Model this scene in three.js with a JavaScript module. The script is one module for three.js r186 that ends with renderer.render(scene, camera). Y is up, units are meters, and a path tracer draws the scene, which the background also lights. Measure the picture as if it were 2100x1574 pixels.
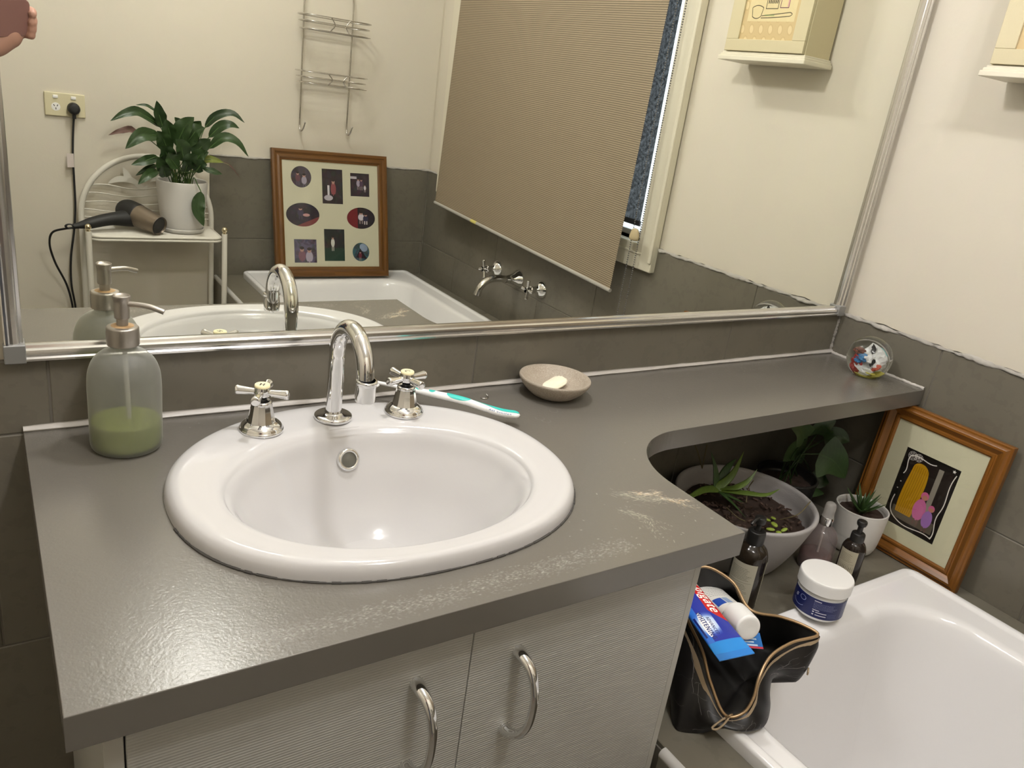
import * as THREE from 'three';
import { RoundedBoxGeometry } from 'three/addons/geometries/RoundedBoxGeometry.js';
import { mergeGeometries, mergeVertices, toCreasedNormals } from 'three/addons/utils/BufferGeometryUtils.js';
import { MarchingCubes } from 'three/addons/objects/MarchingCubes.js';
import { RectAreaLightUniformsLib } from 'three/addons/lights/RectAreaLightUniformsLib.js';

// ---------------------------------------------------------------- camera, sky, exposure
const scene = new THREE.Scene();
const Y0 = 0.87;                                   // height of the vanity top; all heights below are given from it
const CAM = new THREE.Vector3(-0.017, 0.4566, 1.0112), FOCAL = 1616.08, ZM = 0.0009;
const camera = new THREE.PerspectiveCamera(2 * Math.atan(787 / FOCAL) * 180 / Math.PI, 2100 / 1574, 0.004, 60);
camera.position.set(CAM.x, CAM.y + Y0, CAM.z);
camera.rotation.set(-0.3546, -0.616, 0.1429, 'YXZ');
camera.updateMatrixWorld(true);
scene.add(camera);
scene.background = new THREE.Color().setRGB(2.2, 2.4, 2.7);   // overcast daylight behind the window
const renderer = new THREE.WebGLRenderer({ antialias: true });
renderer.toneMapping = THREE.LinearToneMapping;
renderer.toneMappingExposure = 1.0;
renderer.shadowMap.enabled = true;
renderer.shadowMap.type = THREE.PCFSoftShadowMap;
RectAreaLightUniformsLib.init();
const LIGHT_MIRROR = 1.0, LIGHT_CEILING = 1.88;      // candela of the two lamps, half from the opal glass, half from the light in it

// ---------------------------------------------------------------- room measures (x along the mirror wall, z out from it)
const W = 1.559, ZO = 2.036, XL = -0.95, YT = 0.0894, HOB = -0.349, RIM = -0.326, FLOOR = -Y0, CEIL = 1.56;

// ---------------------------------------------------------------- helpers
const V = (x, y, z) => new THREE.Vector3(x, y, z);
function at(u, v, axis, value, mirrored = 0) {      // where the ray of a photo pixel meets the plane axis = value
  const d = V((u - 1050) / FOCAL, -(v - 787) / FOCAL, -1).applyEuler(camera.rotation), c = CAM.clone();
  if (mirrored) { c.z = 2 * ZM - c.z; d.z *= -1; }
  return c.addScaledVector(d, (value - c[axis]) / d[axis]);
}
const mir = (u, v, axis, value) => at(u, v, axis, value, 1);
let seed = 1234567;
const rnd = () => { seed = (seed * 1664525 + 1013904223) >>> 0; return seed / 4294967296; };
const rr = (a, b) => a + (b - a) * rnd();
const clamp = (x, a, b) => Math.max(a, Math.min(b, x));
const smooth = t => { t = clamp(t, 0, 1); return t * t * (3 - 2 * t); };
const lin = (r, g, b) => new THREE.Color().setRGB(r, g, b);
const taken = {};
function numbered(name) { const n = taken[name] = (taken[name] ?? -1) + 1; return n ? name + '_' + String(n).padStart(3, '0') : name; }
function shade(o) { o.castShadow = o.receiveShadow = true; return o; }
const clean = g => { g = g.index ? g.toNonIndexed() : g; for (const k of Object.keys(g.attributes)) if (!['position', 'normal', 'uv'].includes(k)) g.deleteAttribute(k); if (!g.attributes.uv) g.setAttribute('uv', new THREE.BufferAttribute(new Float32Array(g.attributes.position.count * 2), 2)); return g; };
const join = list => list.length === 1 ? list[0] : mergeGeometries(list.map(clean));
function part(name, geo, mat, parent, label) {
  const m = shade(new THREE.Mesh(Array.isArray(geo) ? join(geo) : geo, mat)); m.name = name;
  if (label) m.userData.label = label;
  parent.add(m); return m;
}
function thing(name, label, category, p = V(0, 0, 0), turn = 0, group) {
  const o = new THREE.Group(); o.name = numbered(name); scene.add(o);
  o.position.set(p.x, p.y + Y0, p.z); o.rotation.y = turn; o.userData = { label, category };
  if (group) o.userData.group = group;
  return o;
}
function one(name, geo, mat, label, category, p = V(0, 0, 0), group) {
  const m = shade(new THREE.Mesh(Array.isArray(geo) ? join(geo) : geo, mat)); m.name = numbered(name); scene.add(m);
  m.position.set(p.x, p.y + Y0, p.z); m.userData = { label, category }; if (group) m.userData.group = group;
  return m;
}
function structure(name, label) { const o = new THREE.Group(); o.name = name; o.position.y = Y0; o.userData = { kind: 'structure', label, category: name.split('_')[0] }; scene.add(o); return o; }
const box = (x0, x1, y0, y1, z0, z1) => new THREE.BoxGeometry(x1 - x0, y1 - y0, z1 - z0).translate((x0 + x1) / 2, (y0 + y1) / 2, (z0 + z1) / 2);
const rbox = (x0, x1, y0, y1, z0, z1, r = 0.002, s = 2) => new RoundedBoxGeometry(x1 - x0, y1 - y0, z1 - z0, s, Math.min(r, (x1 - x0) / 2.01, (y1 - y0) / 2.01, (z1 - z0) / 2.01)).translate((x0 + x1) / 2, (y0 + y1) / 2, (z0 + z1) / 2);
const lathe = (pts, n = 40) => new THREE.LatheGeometry(pts.map(p => new THREE.Vector2(Math.max(p[0], 0), p[1])), n);
const tube = (pts, r, n = 40, k = 10, closed = false) => new THREE.TubeGeometry(new THREE.CatmullRomCurve3(pts, closed, 'centripetal'), n, r, k, closed);
function rod(a, b, r, k = 10, r2 = r) {
  const d = b.clone().sub(a), g = new THREE.CylinderGeometry(r2, r, d.length(), k);
  g.applyQuaternion(new THREE.Quaternion().setFromUnitVectors(V(0, 1, 0), d.clone().normalize()));
  return g.translate((a.x + b.x) / 2, (a.y + b.y) / 2, (a.z + b.z) / 2);
}
const ball = (p, r, n = 16) => new THREE.SphereGeometry(r, n, Math.ceil(n / 2)).translate(p.x, p.y, p.z);
function smoothPts(pts, n, closed = false) { return new THREE.CatmullRomCurve3(pts, closed, 'centripetal').getPoints(n); }
function smoothProfile(pts, n) { return smoothPts(pts.map(p => V(p[0], p[1], 0)), n).map(p => [p.x, p.y]); }
function boxUV(geo) {                               // uv in metres from the dominant axis of each face
  geo = geo.index ? geo.toNonIndexed() : geo; const P = geo.attributes.position, N = geo.attributes.normal, uv = new Float32Array(P.count * 2);
  for (let i = 0; i < P.count; i++) {
    const ax = Math.abs(N.getX(i)), ay = Math.abs(N.getY(i)), az = Math.abs(N.getZ(i)), x = P.getX(i), y = P.getY(i), z = P.getZ(i);
    const [a, b] = ax >= ay && ax >= az ? [z, y] : ay >= az ? [x, z] : [x, y]; uv[2 * i] = a; uv[2 * i + 1] = b;
  }
  geo.setAttribute('uv', new THREE.BufferAttribute(uv, 2)); return geo;
}
function grid(nu, nv, f, closedU = false) {          // surface from f(u, v) -> Vector3, u and v in 0..1
  const pos = [], uv = [], idx = [];
  for (let j = 0; j <= nv; j++) for (let i = 0; i <= nu; i++) { const p = f(i / nu, j / nv); pos.push(p.x, p.y, p.z); uv.push(i / nu, j / nv); }
  for (let j = 0; j < nv; j++) for (let i = 0; i < nu; i++) { const a = j * (nu + 1) + i, b = a + 1, c = a + nu + 1, d = c + 1; idx.push(a, b, d, a, d, c); }
  const g = new THREE.BufferGeometry(); g.setAttribute('position', new THREE.Float32BufferAttribute(pos, 3)); g.setAttribute('uv', new THREE.Float32BufferAttribute(uv, 2)); g.setIndex(idx);
  g.computeVertexNormals();
  if (closedU) { const n = g.attributes.normal; for (let j = 0; j <= nv; j++) { const a = j * (nu + 1), b = a + nu, s = V(n.getX(a) + n.getX(b), n.getY(a) + n.getY(b), n.getZ(a) + n.getZ(b)).normalize(); n.setXYZ(a, s.x, s.y, s.z); n.setXYZ(b, s.x, s.y, s.z); } }
  return g;
}
// textures
function hash(x, y, s) { let h = (x * 374761393 + y * 668265263 + s * 2147483647) | 0; h = Math.imul(h ^ (h >>> 13), 1274126177); return ((h ^ (h >>> 16)) >>> 0) / 4294967296; }
function vnoise(x, y, period, s) {
  const xi = Math.floor(x), yi = Math.floor(y), fx = smooth(x - xi), fy = smooth(y - yi), m = a => ((a % period) + period) % period;
  const h = (a, b) => hash(m(a), m(b), s);
  return (h(xi, yi) * (1 - fx) + h(xi + 1, yi) * fx) * (1 - fy) + (h(xi, yi + 1) * (1 - fx) + h(xi + 1, yi + 1) * fx) * fy;
}
function fbm(u, v, base, oct, s) { let a = 0, w = 0.5, t = 0; for (let o = 0; o < oct; o++) { const p = base << o; a += w * vnoise(u * p, v * p, p, s + o); t += w; w *= 0.55; } return a / t; }
function dataTex(n, f, srgb, metres) {               // f(u, v) -> [r, g, b] or grey, 0..1; one tile spans 'metres'
  const d = new Uint8Array(n * n * 4);
  for (let j = 0; j < n; j++) for (let i = 0; i < n; i++) { const c = f(i / n, j / n), k = 4 * (j * n + i), q = typeof c === 'number' ? [c, c, c] : c; for (let e = 0; e < 3; e++) d[k + e] = clamp(Math.round(q[e] * 255), 0, 255); d[k + 3] = 255; }
  const t = new THREE.DataTexture(d, n, n); t.wrapS = t.wrapT = THREE.RepeatWrapping; t.magFilter = THREE.LinearFilter; t.minFilter = THREE.LinearMipmapLinearFilter; t.generateMipmaps = true;
  if (srgb) t.colorSpace = THREE.SRGBColorSpace; if (metres) t.repeat.set(1 / metres, 1 / metres); t.needsUpdate = true; return t;
}
function canvasTex(w, h, draw) { const c = document.createElement('canvas'); c.width = w; c.height = h; draw(c.getContext('2d'), w, h); const t = new THREE.CanvasTexture(c); t.colorSpace = THREE.SRGBColorSpace; t.wrapS = t.wrapT = THREE.RepeatWrapping; return t; }
const mat = (color, roughness, o = {}) => new THREE.MeshPhysicalMaterial({ color, roughness, ...o });

// ---------------------------------------------------------------- materials
const bumpFine = dataTex(256, (u, v) => fbm(u, v, 24, 3, 5), false, 0.12);
const bumpPaint = dataTex(256, (u, v) => fbm(u, v, 16, 4, 9), false, 0.16);
const paintTone = dataTex(256, (u, v) => { const f = 0.955 + 0.045 * fbm(u, v, 4, 5, 31); return [f, f * 0.995, f * 0.985]; }, true, 1.3);
const tileTone = dataTex(512, (u, v) => { const f = 0.90 + 0.10 * fbm(u, v, 6, 5, 77) - 0.03 * (fbm(u, v * 1, 40, 3, 12) > 0.62); return [f, f * 0.995, f * 0.985]; }, true, 0.6);
const M = {};
M.paint = mat(lin(0.70, 0.655, 0.56), 0.72, { map: paintTone, bumpMap: bumpPaint, bumpScale: 0.0002 });
M.ceiling = mat(lin(0.78, 0.76, 0.71), 0.85);
M.tile = ['a', 'b', 'c'].map((_, i) => mat(lin(0.178 + 0.005 * i, 0.164 + 0.004 * i, 0.130 + 0.003 * i), 0.30, { map: tileTone, bumpMap: bumpPaint, bumpScale: 0.00012, specularIntensity: 0.8 }));
M.grout = mat(lin(0.16, 0.145, 0.12), 0.9);
M.caulk = mat(lin(0.72, 0.68, 0.62), 0.6, { bumpMap: bumpFine, bumpScale: 0.0012 });
M.floor = mat(lin(0.22, 0.2, 0.17), 0.4, { map: tileTone });
M.chrome = mat(lin(0.80, 0.80, 0.80), 0.06, { metalness: 1 });
M.alu = mat(lin(0.72, 0.71, 0.70), 0.17, { metalness: 1 });
M.brushed = mat(lin(0.42, 0.39, 0.35), 0.36, { metalness: 1, bumpMap: bumpFine, bumpScale: 0.00006 });
M.mirror = mat(lin(0.89, 0.90, 0.83), 0.0, { metalness: 1 });
M.porcelain = mat(lin(0.535, 0.523, 0.515), 0.10, { specularIntensity: 1 });
M.acrylic = mat(lin(0.83, 0.82, 0.82), 0.14);
M.whitePlastic = mat(lin(0.84, 0.83, 0.81), 0.35);
M.cream = mat(lin(0.60, 0.53, 0.345), 0.5, { bumpMap: bumpPaint, bumpScale: 0.0002 });
M.creamGloss = mat(lin(0.70, 0.655, 0.53), 0.4);
M.black = mat(lin(0.016, 0.015, 0.014), 0.35);
M.blackRubber = mat(lin(0.014, 0.014, 0.014), 0.55);
M.soil = mat(lin(0.045, 0.026, 0.018), 0.95);
M.whiteMetal = mat(lin(0.74, 0.71, 0.63), 0.4);
M.brass = mat(lin(0.80, 0.70, 0.48), 0.2, { metalness: 1 });
const leafTone = (r, g, b) => mat(lin(r, g, b), 0.38, { map: dataTex(128, (u, v) => { const rib = Math.abs(u - 0.5) < 0.02 ? 0.12 : 0, vein = 0.07 * Math.pow(Math.max(0, Math.sin((v * 9 + Math.abs(u - 0.5) * 5) * Math.PI * 2)), 6); const f = 0.78 + 0.15 * fbm(u, v, 5, 4, 3) + rib + vein; return [f, f, f * 0.95]; }, true), side: THREE.DoubleSide });
M.leaf = [leafTone(0.035, 0.075, 0.022), leafTone(0.045, 0.092, 0.03), leafTone(0.028, 0.06, 0.02)];
M.leafDry = mat(lin(0.12, 0.065, 0.05), 0.7, { side: THREE.DoubleSide });
M.leafYellow = mat(lin(0.17, 0.2, 0.03), 0.5, { side: THREE.DoubleSide });
M.leafAloe = [leafTone(0.17, 0.26, 0.05), leafTone(0.07, 0.14, 0.045)];
M.leafLime = mat(lin(0.32, 0.42, 0.06), 0.4, { side: THREE.DoubleSide });
const woodGrain = (k, dark) => canvasTex(256, 256, (c, w, h) => { for (let i = 0; i < w; i++) for (let j = 0; j < h; j += 1) { const f = 0.72 + 0.28 * fbm(i / w * 0.15 + 0.1 * k, j / h, 32, 3, 50 + k); c.fillStyle = `rgb(${255 * f * dark[0]},${255 * f * dark[1]},${255 * f * dark[2]})`; c.fillRect(i, j, 1, 1); } });
M.woodOrange = mat(lin(1, 1, 1), 0.28, { map: woodGrain(1, [0.56, 0.355, 0.13]) });
M.woodBrown = mat(lin(1, 1, 1), 0.33, { map: woodGrain(2, [0.47, 0.31, 0.135]) });
M.mat = mat(lin(0.62, 0.60, 0.42), 0.8);

// ---------------------------------------------------------------- room shell
function tileGeo(w, h, t = 0.008, c = 0.0012) {      // bevelled tile, face towards +z, back at 0
  const X = w / 2, Y = h / 2, p = [[-X, -Y, 0], [X, -Y, 0], [X, Y, 0], [-X, Y, 0], [-X, -Y, t - c], [X, -Y, t - c], [X, Y, t - c], [-X, Y, t - c], [-X + c, -Y + c, t], [X - c, -Y + c, t], [X - c, Y - c, t], [-X + c, Y - c, t]];
  const q = []; for (let l = 0; l < 8; l += 4) for (let k = 0; k < 4; k++) { const a = l + k, b = l + (k + 1) % 4; q.push(a, b, b + 4, a, b + 4, a + 4); } q.push(8, 9, 10, 8, 10, 11);
  const g = new THREE.BufferGeometry(); g.setAttribute('position', new THREE.Float32BufferAttribute(q.flatMap(i => p[i]), 3)); g.computeVertexNormals(); return boxUV(g);
}
const tileCache = {};
// lay tiles on a flat face: org = a corner, ux / uy directions, rows [v0, v1, firstJoint] between u0 and u1
function layTiles(parent, place, rows, u0, u1, len = 0.6, gap = 0.0022) {
  let k = 0;
  for (const [v0, v1, joint] of rows) {
    const cuts = [u0]; for (let j = joint - Math.ceil((joint - u0) / len) * len; j < u1; j += len) if (j > u0 + 0.004 && j < u1 - 0.004) cuts.push(j); cuts.push(u1);
    for (let i = 0; i + 1 < cuts.length; i++) {
      const w = cuts[i + 1] - cuts[i] - gap, h = v1 - v0 - gap, key = w.toFixed(4) + 'x' + h.toFixed(4), g = tileCache[key] ??= tileGeo(w, h);
      const m = part('tile', g, M.tile[(k++ * 7 + rows.indexOf(rows.find(r => r[0] === v0))) % 3], parent); place(m, (cuts[i] + cuts[i + 1]) / 2, (v0 + v1) / 2);
    }
  }
}
const T = 0.008;
{ // wall with the mirror
  const w = structure('wall_back', 'mirror wall with a low band of grey tiles');
  part('plaster', boxUV(box(XL - 0.12, W + 0.12, FLOOR, CEIL, -0.13, -T)), M.paint, w);
  part('grout_bed', box(XL, W, FLOOR, YT - 0.001, -T, -0.0016), M.grout, w);
  layTiles(w, (m, u, v) => m.position.set(u, v, -T), [[-0.004, YT, 0.0305], [-0.304, -0.004, -0.042], [-0.604, -0.304, 0.25], [FLOOR, -0.604, -0.042]], XL, W, 0.59);
}
const WZ0 = 0.672, WZ1 = 1.86, WY0 = 0.096, WY1 = 1.18;     // window opening
{ // wall with the window
  const w = structure('wall_right', 'cream wall with the window above grey tiles');
  const X0 = W + T, X1 = W + 0.14;
  part('plaster', [boxUV(box(X0, X1, FLOOR, WY0, -0.13, ZO + 0.13)), boxUV(box(X0, X1, WY1, CEIL, -0.13, ZO + 0.13)), boxUV(box(X0, X1, WY0, WY1, -0.13, WZ0)), boxUV(box(X0, X1, WY0, WY1, WZ1, ZO + 0.13))], M.paint, w);
  part('grout_bed', box(W + 0.0016, X0, FLOOR, YT - 0.001, 0, ZO), M.grout, w);
  layTiles(w, (m, u, v) => { m.rotation.y = -Math.PI / 2; m.position.set(X0, v, u); }, [[-0.2095, YT, 0.24], [-0.5, -0.2095, 0.54], [FLOOR, -0.5, 0.24]], 0, ZO, 0.6);
}
{ // wall behind the photographer
  const w = structure('wall_front', 'cream wall opposite the mirror, tiled beside the bath');
  part('plaster', boxUV(box(XL - 0.12, W + 0.12, FLOOR, CEIL, ZO + T, ZO + 0.13)), M.paint, w);
  part('plaster_face', boxUV(box(XL, 0.676, FLOOR, CEIL, ZO, ZO + T)), M.paint, w);
  part('plaster_face', boxUV(box(0.676, W, YT + 0.001, CEIL, ZO + 0.004, ZO + T)), M.paint, w);
  part('grout_bed', box(0.676, W, FLOOR, YT - 0.001, ZO + 0.0016, ZO + T), M.grout, w);
  layTiles(w, (m, u, v) => { m.rotation.y = Math.PI; m.position.set(u, v, ZO + T); }, [[-0.2095, YT, 1.25], [-0.5, -0.2095, 0.95], [FLOOR, -0.5, 1.25]], 0.677, W, 0.6);
}
{
  const w = structure('wall_left', 'plain cream wall by the door');
  part('plaster', [boxUV(box(XL - 0.12, XL, FLOOR, CEIL, -0.01, 0.9)), boxUV(box(XL - 0.12, XL, FLOOR, CEIL, 1.72, ZO + 0.01)), boxUV(box(XL - 0.12, XL, 1.17, CEIL, 0.9, 1.72))], M.paint, w);
  const d = structure('door_1', 'white flush door in the left wall');
  part('leaf', rbox(XL - 0.06, XL - 0.02, FLOOR + 0.005, 1.165, 0.905, 1.715, 0.003), M.creamGloss, d);
  part('handle', [ball(V(XL + 0.025, 0.13, 0.97), 0.026, 20), rod(V(XL - 0.02, 0.13, 0.97), V(XL + 0.02, 0.13, 0.97), 0.009)], M.brushed, d);
  const f = structure('floor', 'tiled bathroom floor'); part('slab', boxUV(box(XL - 0.12, W + 0.14, FLOOR - 0.12, FLOOR, -0.13, ZO + 0.13)), M.floor, f);
  const c = structure('ceiling', 'plain white ceiling'); part('slab', boxUV(box(XL - 0.12, W + 0.14, CEIL, CEIL + 0.12, -0.13, ZO + 0.13)), M.ceiling, c);
}
function roughBead(a, b, r, out, amp) {              // lumpy hand-run bead from a to b
  const n = 90, d = b.clone().sub(a), up = V(0, 1, 0), pts = []; const g = new THREE.TubeGeometry(new THREE.LineCurve3(a, b), n, r, 6); const P = g.attributes.position;
  for (let i = 0; i < P.count; i++) { const p = V().fromBufferAttribute(P, i), t = p.clone().sub(a).dot(d) / d.lengthSq(), axis = a.clone().addScaledVector(d, t), k = 1 + amp * (vnoise(t * 60, i % 7, 64, 3) - 0.5) + amp * (vnoise(t * 17, 3, 64, 8) - 0.5); p.sub(axis).multiplyScalar(k).add(axis); P.setXYZ(i, p.x, p.y, p.z); }
  g.computeVertexNormals(); return g;
}
{ // beads of filler and silicone
  const a = structure('trim_1', 'rough white filler bead along the top of the tiles');
  part('bead', [roughBead(V(W + 0.001, YT + 0.002, 0.004), V(W + 0.001, YT + 0.002, 0.60), 0.0045, 0, 1.1), roughBead(V(W + 0.001, YT + 0.002, 1.93), V(W + 0.001, YT + 0.002, ZO), 0.004, 0, 1.0), roughBead(V(0.677, YT + 0.003, ZO + 0.001), V(W, YT + 0.003, ZO + 0.001), 0.0035, 0, 1.2)], M.caulk, a);
  part('corner_bead', roughBead(V(W - 0.001, 0.0, 0.0005), V(W - 0.001, YT, 0.0005), 0.0035, 0, 0.8), M.caulk, a);
  const b = structure('trim_2', 'pale silicone bead where the vanity top meets the tiles');
  const sil = mat(lin(0.50, 0.47, 0.43), 0.35);
  part('bead', [roughBead(V(0.0, 0.0025, 0.0025), V(W, 0.0025, 0.0025), 0.0052, 0, 0.35), roughBead(V(W - 0.002, 0.0015, 0.004), V(W - 0.002, 0.0015, 0.232), 0.0034, 0, 0.5)], sil, b);
}
{ // window
  const w = structure('window_1', 'window with obscure film behind the roller blind');
  const cw = 0.067, X = W, f = 0.018;
  const casing = M.creamGloss;
  const prof = (z0, z1, y0, y1) => rbox(X - f, X + 0.004, y0, y1, z0, z1, 0.004);
  for (const [z0, z1, y0, y1] of [[WZ0 - cw, WZ0, 0.024, WY1 + cw], [WZ1, WZ1 + cw, 0.024, WY1 + cw], [WZ0, WZ1, 0.024, WY0 - 0.001], [WZ0, WZ1, WY1, WY1 + cw]]) part('casing', prof(z0, z1, y0, y1), casing, w);
  part('casing_bead', [rbox(X - f - 0.005, X - f + 0.003, 0.05, WY1 + cw, WZ0 - cw, WZ0 - cw + 0.012, 0.003), rbox(X - f - 0.004, X - f + 0.003, 0.066, 0.072, WZ0 - 0.02, WZ1 + 0.02, 0.002)], casing, w);
  part('reveal', [box(X + 0.002, X + 0.139, WY0 - 0.004, WY0, WZ0, WZ1), box(X + 0.002, X + 0.139, WY0, WY1, WZ0 - 0.004, WZ0), box(X + 0.002, X + 0.139, WY0, WY1, WZ1, WZ1 + 0.004), box(X + 0.002, X + 0.139, WY1, WY1 + 0.004, WZ0, WZ1)], M.creamGloss, w);
  const sx = X + 0.052, ft = 0.016;
  part('sash', [rbox(sx, sx + 0.03, WY0, WY0 + ft, WZ0, WZ1, 0.002), rbox(sx, sx + 0.03, WY1 - ft, WY1, WZ0, WZ1, 0.002), rbox(sx, sx + 0.03, WY0, WY1, WZ0, WZ0 + 0.007, 0.002), rbox(sx, sx + 0.03, WY0, WY1, WZ1 - ft, WZ1, 0.002), rbox(sx, sx + 0.03, WY0, WY1, 1.255, 1.28, 0.002)], M.whitePlastic, w);
  part('pane', box(sx + 0.014, sx + 0.018, WY0 + 0.012, WY1 - 0.012, WZ0 + 0.005, WZ1 - 0.012), mat(lin(0.96, 0.98, 0.98), 0.0, { transmission: 1, ior: 1.45 }), w);
  const rip = dataTex(256, (u, v) => { const f = fbm(u, v, 14, 3, 21), g = 0.55 + 0.9 * Math.pow(f, 1.5); return g; }, false, 0.07);
  part('film_rail', rbox(sx + 0.004, sx + 0.011, WY0 + 0.03, WY0 + 0.046, WZ0 + 0.090, WZ1 - 0.02, 0.002), mat(lin(0.10, 0.10, 0.11), 0.6), w);
  part('obscure_film', boxUV(new THREE.PlaneGeometry(WZ1 - WZ0 - 0.112, WY1 - WY0 - 0.06).rotateY(-Math.PI / 2).translate(sx + 0.0075, (WY0 + WY1 + 0.02) / 2, (WZ0 + WZ1 + 0.072) / 2)), mat(lin(0.165, 0.168, 0.175), 0.5, { transmission: 0.9, map: dataTex(256, (u, v) => { const f = fbm(u, v, 14, 3, 21), g = 0.62 + 0.75 * (f - 0.5); return [g, g, g]; }, true, 0.07), bumpMap: rip, bumpScale: 0.002 }), w, 'dark dimpled privacy film');
}
{ // ground beyond the window
  const gr = structure('ground', 'pale paving outside the window'); part('paving', box(W + 0.16, W + 6, FLOOR - 0.2, FLOOR, -3, 6), mat(lin(0.6, 0.6, 0.58), 0.9), gr); gr.userData.category = 'ground';
}

// ---------------------------------------------------------------- mirror
{
  const o = thing('mirror', 'large wall mirror in a polished aluminium frame above the vanity top', 'mirror', V(0, 0.0905, 0));
  const top = 0.86, xl = 0.0085, xr = 1.53, B = 0.0905;
  part('glass', box(xl - 0.004, xr + 0.004, 0.008, top + 0.004, -0.003, ZM), M.mirror, o);
  const rail = (len) => {                             // stepped polished section: x along the rail, y across (inside at +y)
    const s = new THREE.Shape(); [[-0.003, 0], [0.011, 0], [0.0135, 0.0015], [0.0135, 0.004], [0.0105, 0.0055], [0.0115, 0.0085], [0.0105, 0.0135], [0.0075, 0.0155], [0.0065, 0.0185], [0.0015, 0.0192], [-0.003, 0.0192]].forEach((p, i) => i ? s.lineTo(...p) : s.moveTo(...p));
    return toCreasedNormals(new THREE.ExtrudeGeometry(s, { depth: len, bevelEnabled: false }), 0.5).rotateY(Math.PI / 2);  // shape x -> -z, extrude -> x
  };
  const flip = g => { const p = g.attributes.position; for (let i = 0; i < p.count; i++) p.setZ(i, -p.getZ(i)); const n = g.attributes.normal; for (let i = 0; i < n.count; i++) n.setZ(i, -n.getZ(i)); const a = p.array, nn = n.array, u = g.attributes.uv.array; for (let t = 0; t < p.count; t += 3) { for (const [arr, k] of [[a, 3], [nn, 3], [u, 2]]) for (let e = 0; e < k; e++) { const q = arr[(t + 1) * k + e]; arr[(t + 1) * k + e] = arr[(t + 2) * k + e]; arr[(t + 2) * k + e] = q; } } return g; };
  const L = xr - xl;
  part('rail', flip(rail(L + 0.002)).translate(xl - 0.001, 0, 0), M.alu, o);
  part('rail', flip(rail(L + 0.002)).rotateZ(Math.PI).translate(xr + 0.001, top + 0.012, 0), M.alu, o);
  part('rail', flip(rail(top - 0.008)).rotateZ(-Math.PI / 2).translate(xl - 0.0195, top, 0), M.alu, o);
  part('rail', flip(rail(top - 0.008)).rotateZ(Math.PI / 2).translate(xr + 0.0195, 0.008, 0), M.alu, o);
  const cap = mat(lin(0.30, 0.30, 0.29), 0.45, { metalness: 0.6 });
  for (const [x, y] of [[xl, 0], [xr, 0], [xl, top - 0.01], [xr, top - 0.01]]) part('corner_cap', rbox(x + (x < 1 ? -0.021 : -0.001), x + (x < 1 ? 0.001 : 0.021), y - 0.001, y + 0.0215, 0, 0.0145, 0.0015), cap, o, 'grey plastic corner cap');
}

// ---------------------------------------------------------------- vanity
const FR = 0.476;                                    // front face of the doors
{
  const o = thing('vanity_cabinet', 'white ribbed two-door vanity cabinet under the grey top', 'cabinet', V(0.355, FLOOR, 0.25));
  const ribs = dataTex(64, (u, v) => 0.5 + 0.5 * Math.sin(v * Math.PI * 8), false, 0.0125), panel = mat(lin(0.42, 0.415, 0.385), 0.42, { bumpMap: ribs, bumpScale: 0.00028 }), plain = mat(lin(0.44, 0.43, 0.39), 0.45);
  const t = (g) => g.translate(-0.355, Y0, -0.25);
  part('carcass', t(join([box(0.028, 0.678, FLOOR + 0.1, -0.215, 0.004, FR - 0.02), box(0.028, 0.046, -0.215, -0.034, 0.004, FR - 0.02), box(0.66, 0.678, -0.215, -0.034, 0.004, FR - 0.02), box(0.046, 0.66, -0.215, -0.034, FR - 0.035, FR - 0.02)])), plain, o);
  part('plinth', t(box(0.04, 0.67, FLOOR, FLOOR + 0.1, 0.02, FR - 0.06)), plain, o);
  part('end_panel', t(rbox(0.0255, 0.0405, FLOOR + 0.09, -0.034, 0.004, FR - 0.002, 0.001)), plain, o);
  part('end_panel', t(rbox(0.6735, 0.6845, FLOOR + 0.09, -0.034, 0.004, FR - 0.001, 0.001)), plain, o);
  for (const [x0, x1, hx, n] of [[0.0418, 0.3594, 0.2985, 0], [0.3602, 0.6725, 0.4185, 1]]) {
    const d = part('door', boxUV(t(rbox(x0, x1, FLOOR + 0.105, -0.037, FR - 0.018, FR, 0.0012))), panel, o);
    const hp = smoothPts([V(0, -0.095, -0.004), V(0.001, -0.097, 0.01), V(0.004, -0.107, 0.024), V(0.006, -0.128, 0.032), V(0.006, -0.15, 0.034), V(0.005, -0.172, 0.032), V(0.002, -0.19, 0.024), V(-0.001, -0.199, 0.01), V(-0.002, -0.201, -0.004)], 60).map(p => V(p.x + hx, p.y, p.z + FR));
    const g = tube(hp, 0.0055, 60, 12), P = g.attributes.position;
    for (let i = 0; i < P.count; i++) { const k = Math.floor(i / 13), c = hp[Math.min(k, 60)], s = 0.75 + 0.55 * Math.pow(Math.abs(k / 60 - 0.5) * 2, 2.2); P.setXYZ(i, c.x + (P.getX(i) - c.x) * s * 1.15, c.y + (P.getY(i) - c.y) * s, c.z + (P.getZ(i) - c.z) * s); }
    g.computeVertexNormals(); part('handle', t(g), M.chrome, d, 'curved chrome bow handle');
  }
}
const BCX = 0.356, BCZ = 0.243;
function basinOuter(th) { const c = Math.cos(th), s = Math.sin(th), n = s > 0 ? 2.28 : 2.1, b = s > 0 ? 0.197 : 0.205; return [BCX + 0.2405 * Math.sign(c) * Math.pow(Math.abs(c), 2 / n), BCZ + b * Math.sign(s) * Math.pow(Math.abs(s), 2 / n)]; }
function basinInner(th, k = 1) { return [0.3525 + 0.1815 * k * Math.cos(th), 0.2675 + 0.139 * k * Math.sin(th)]; }
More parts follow.
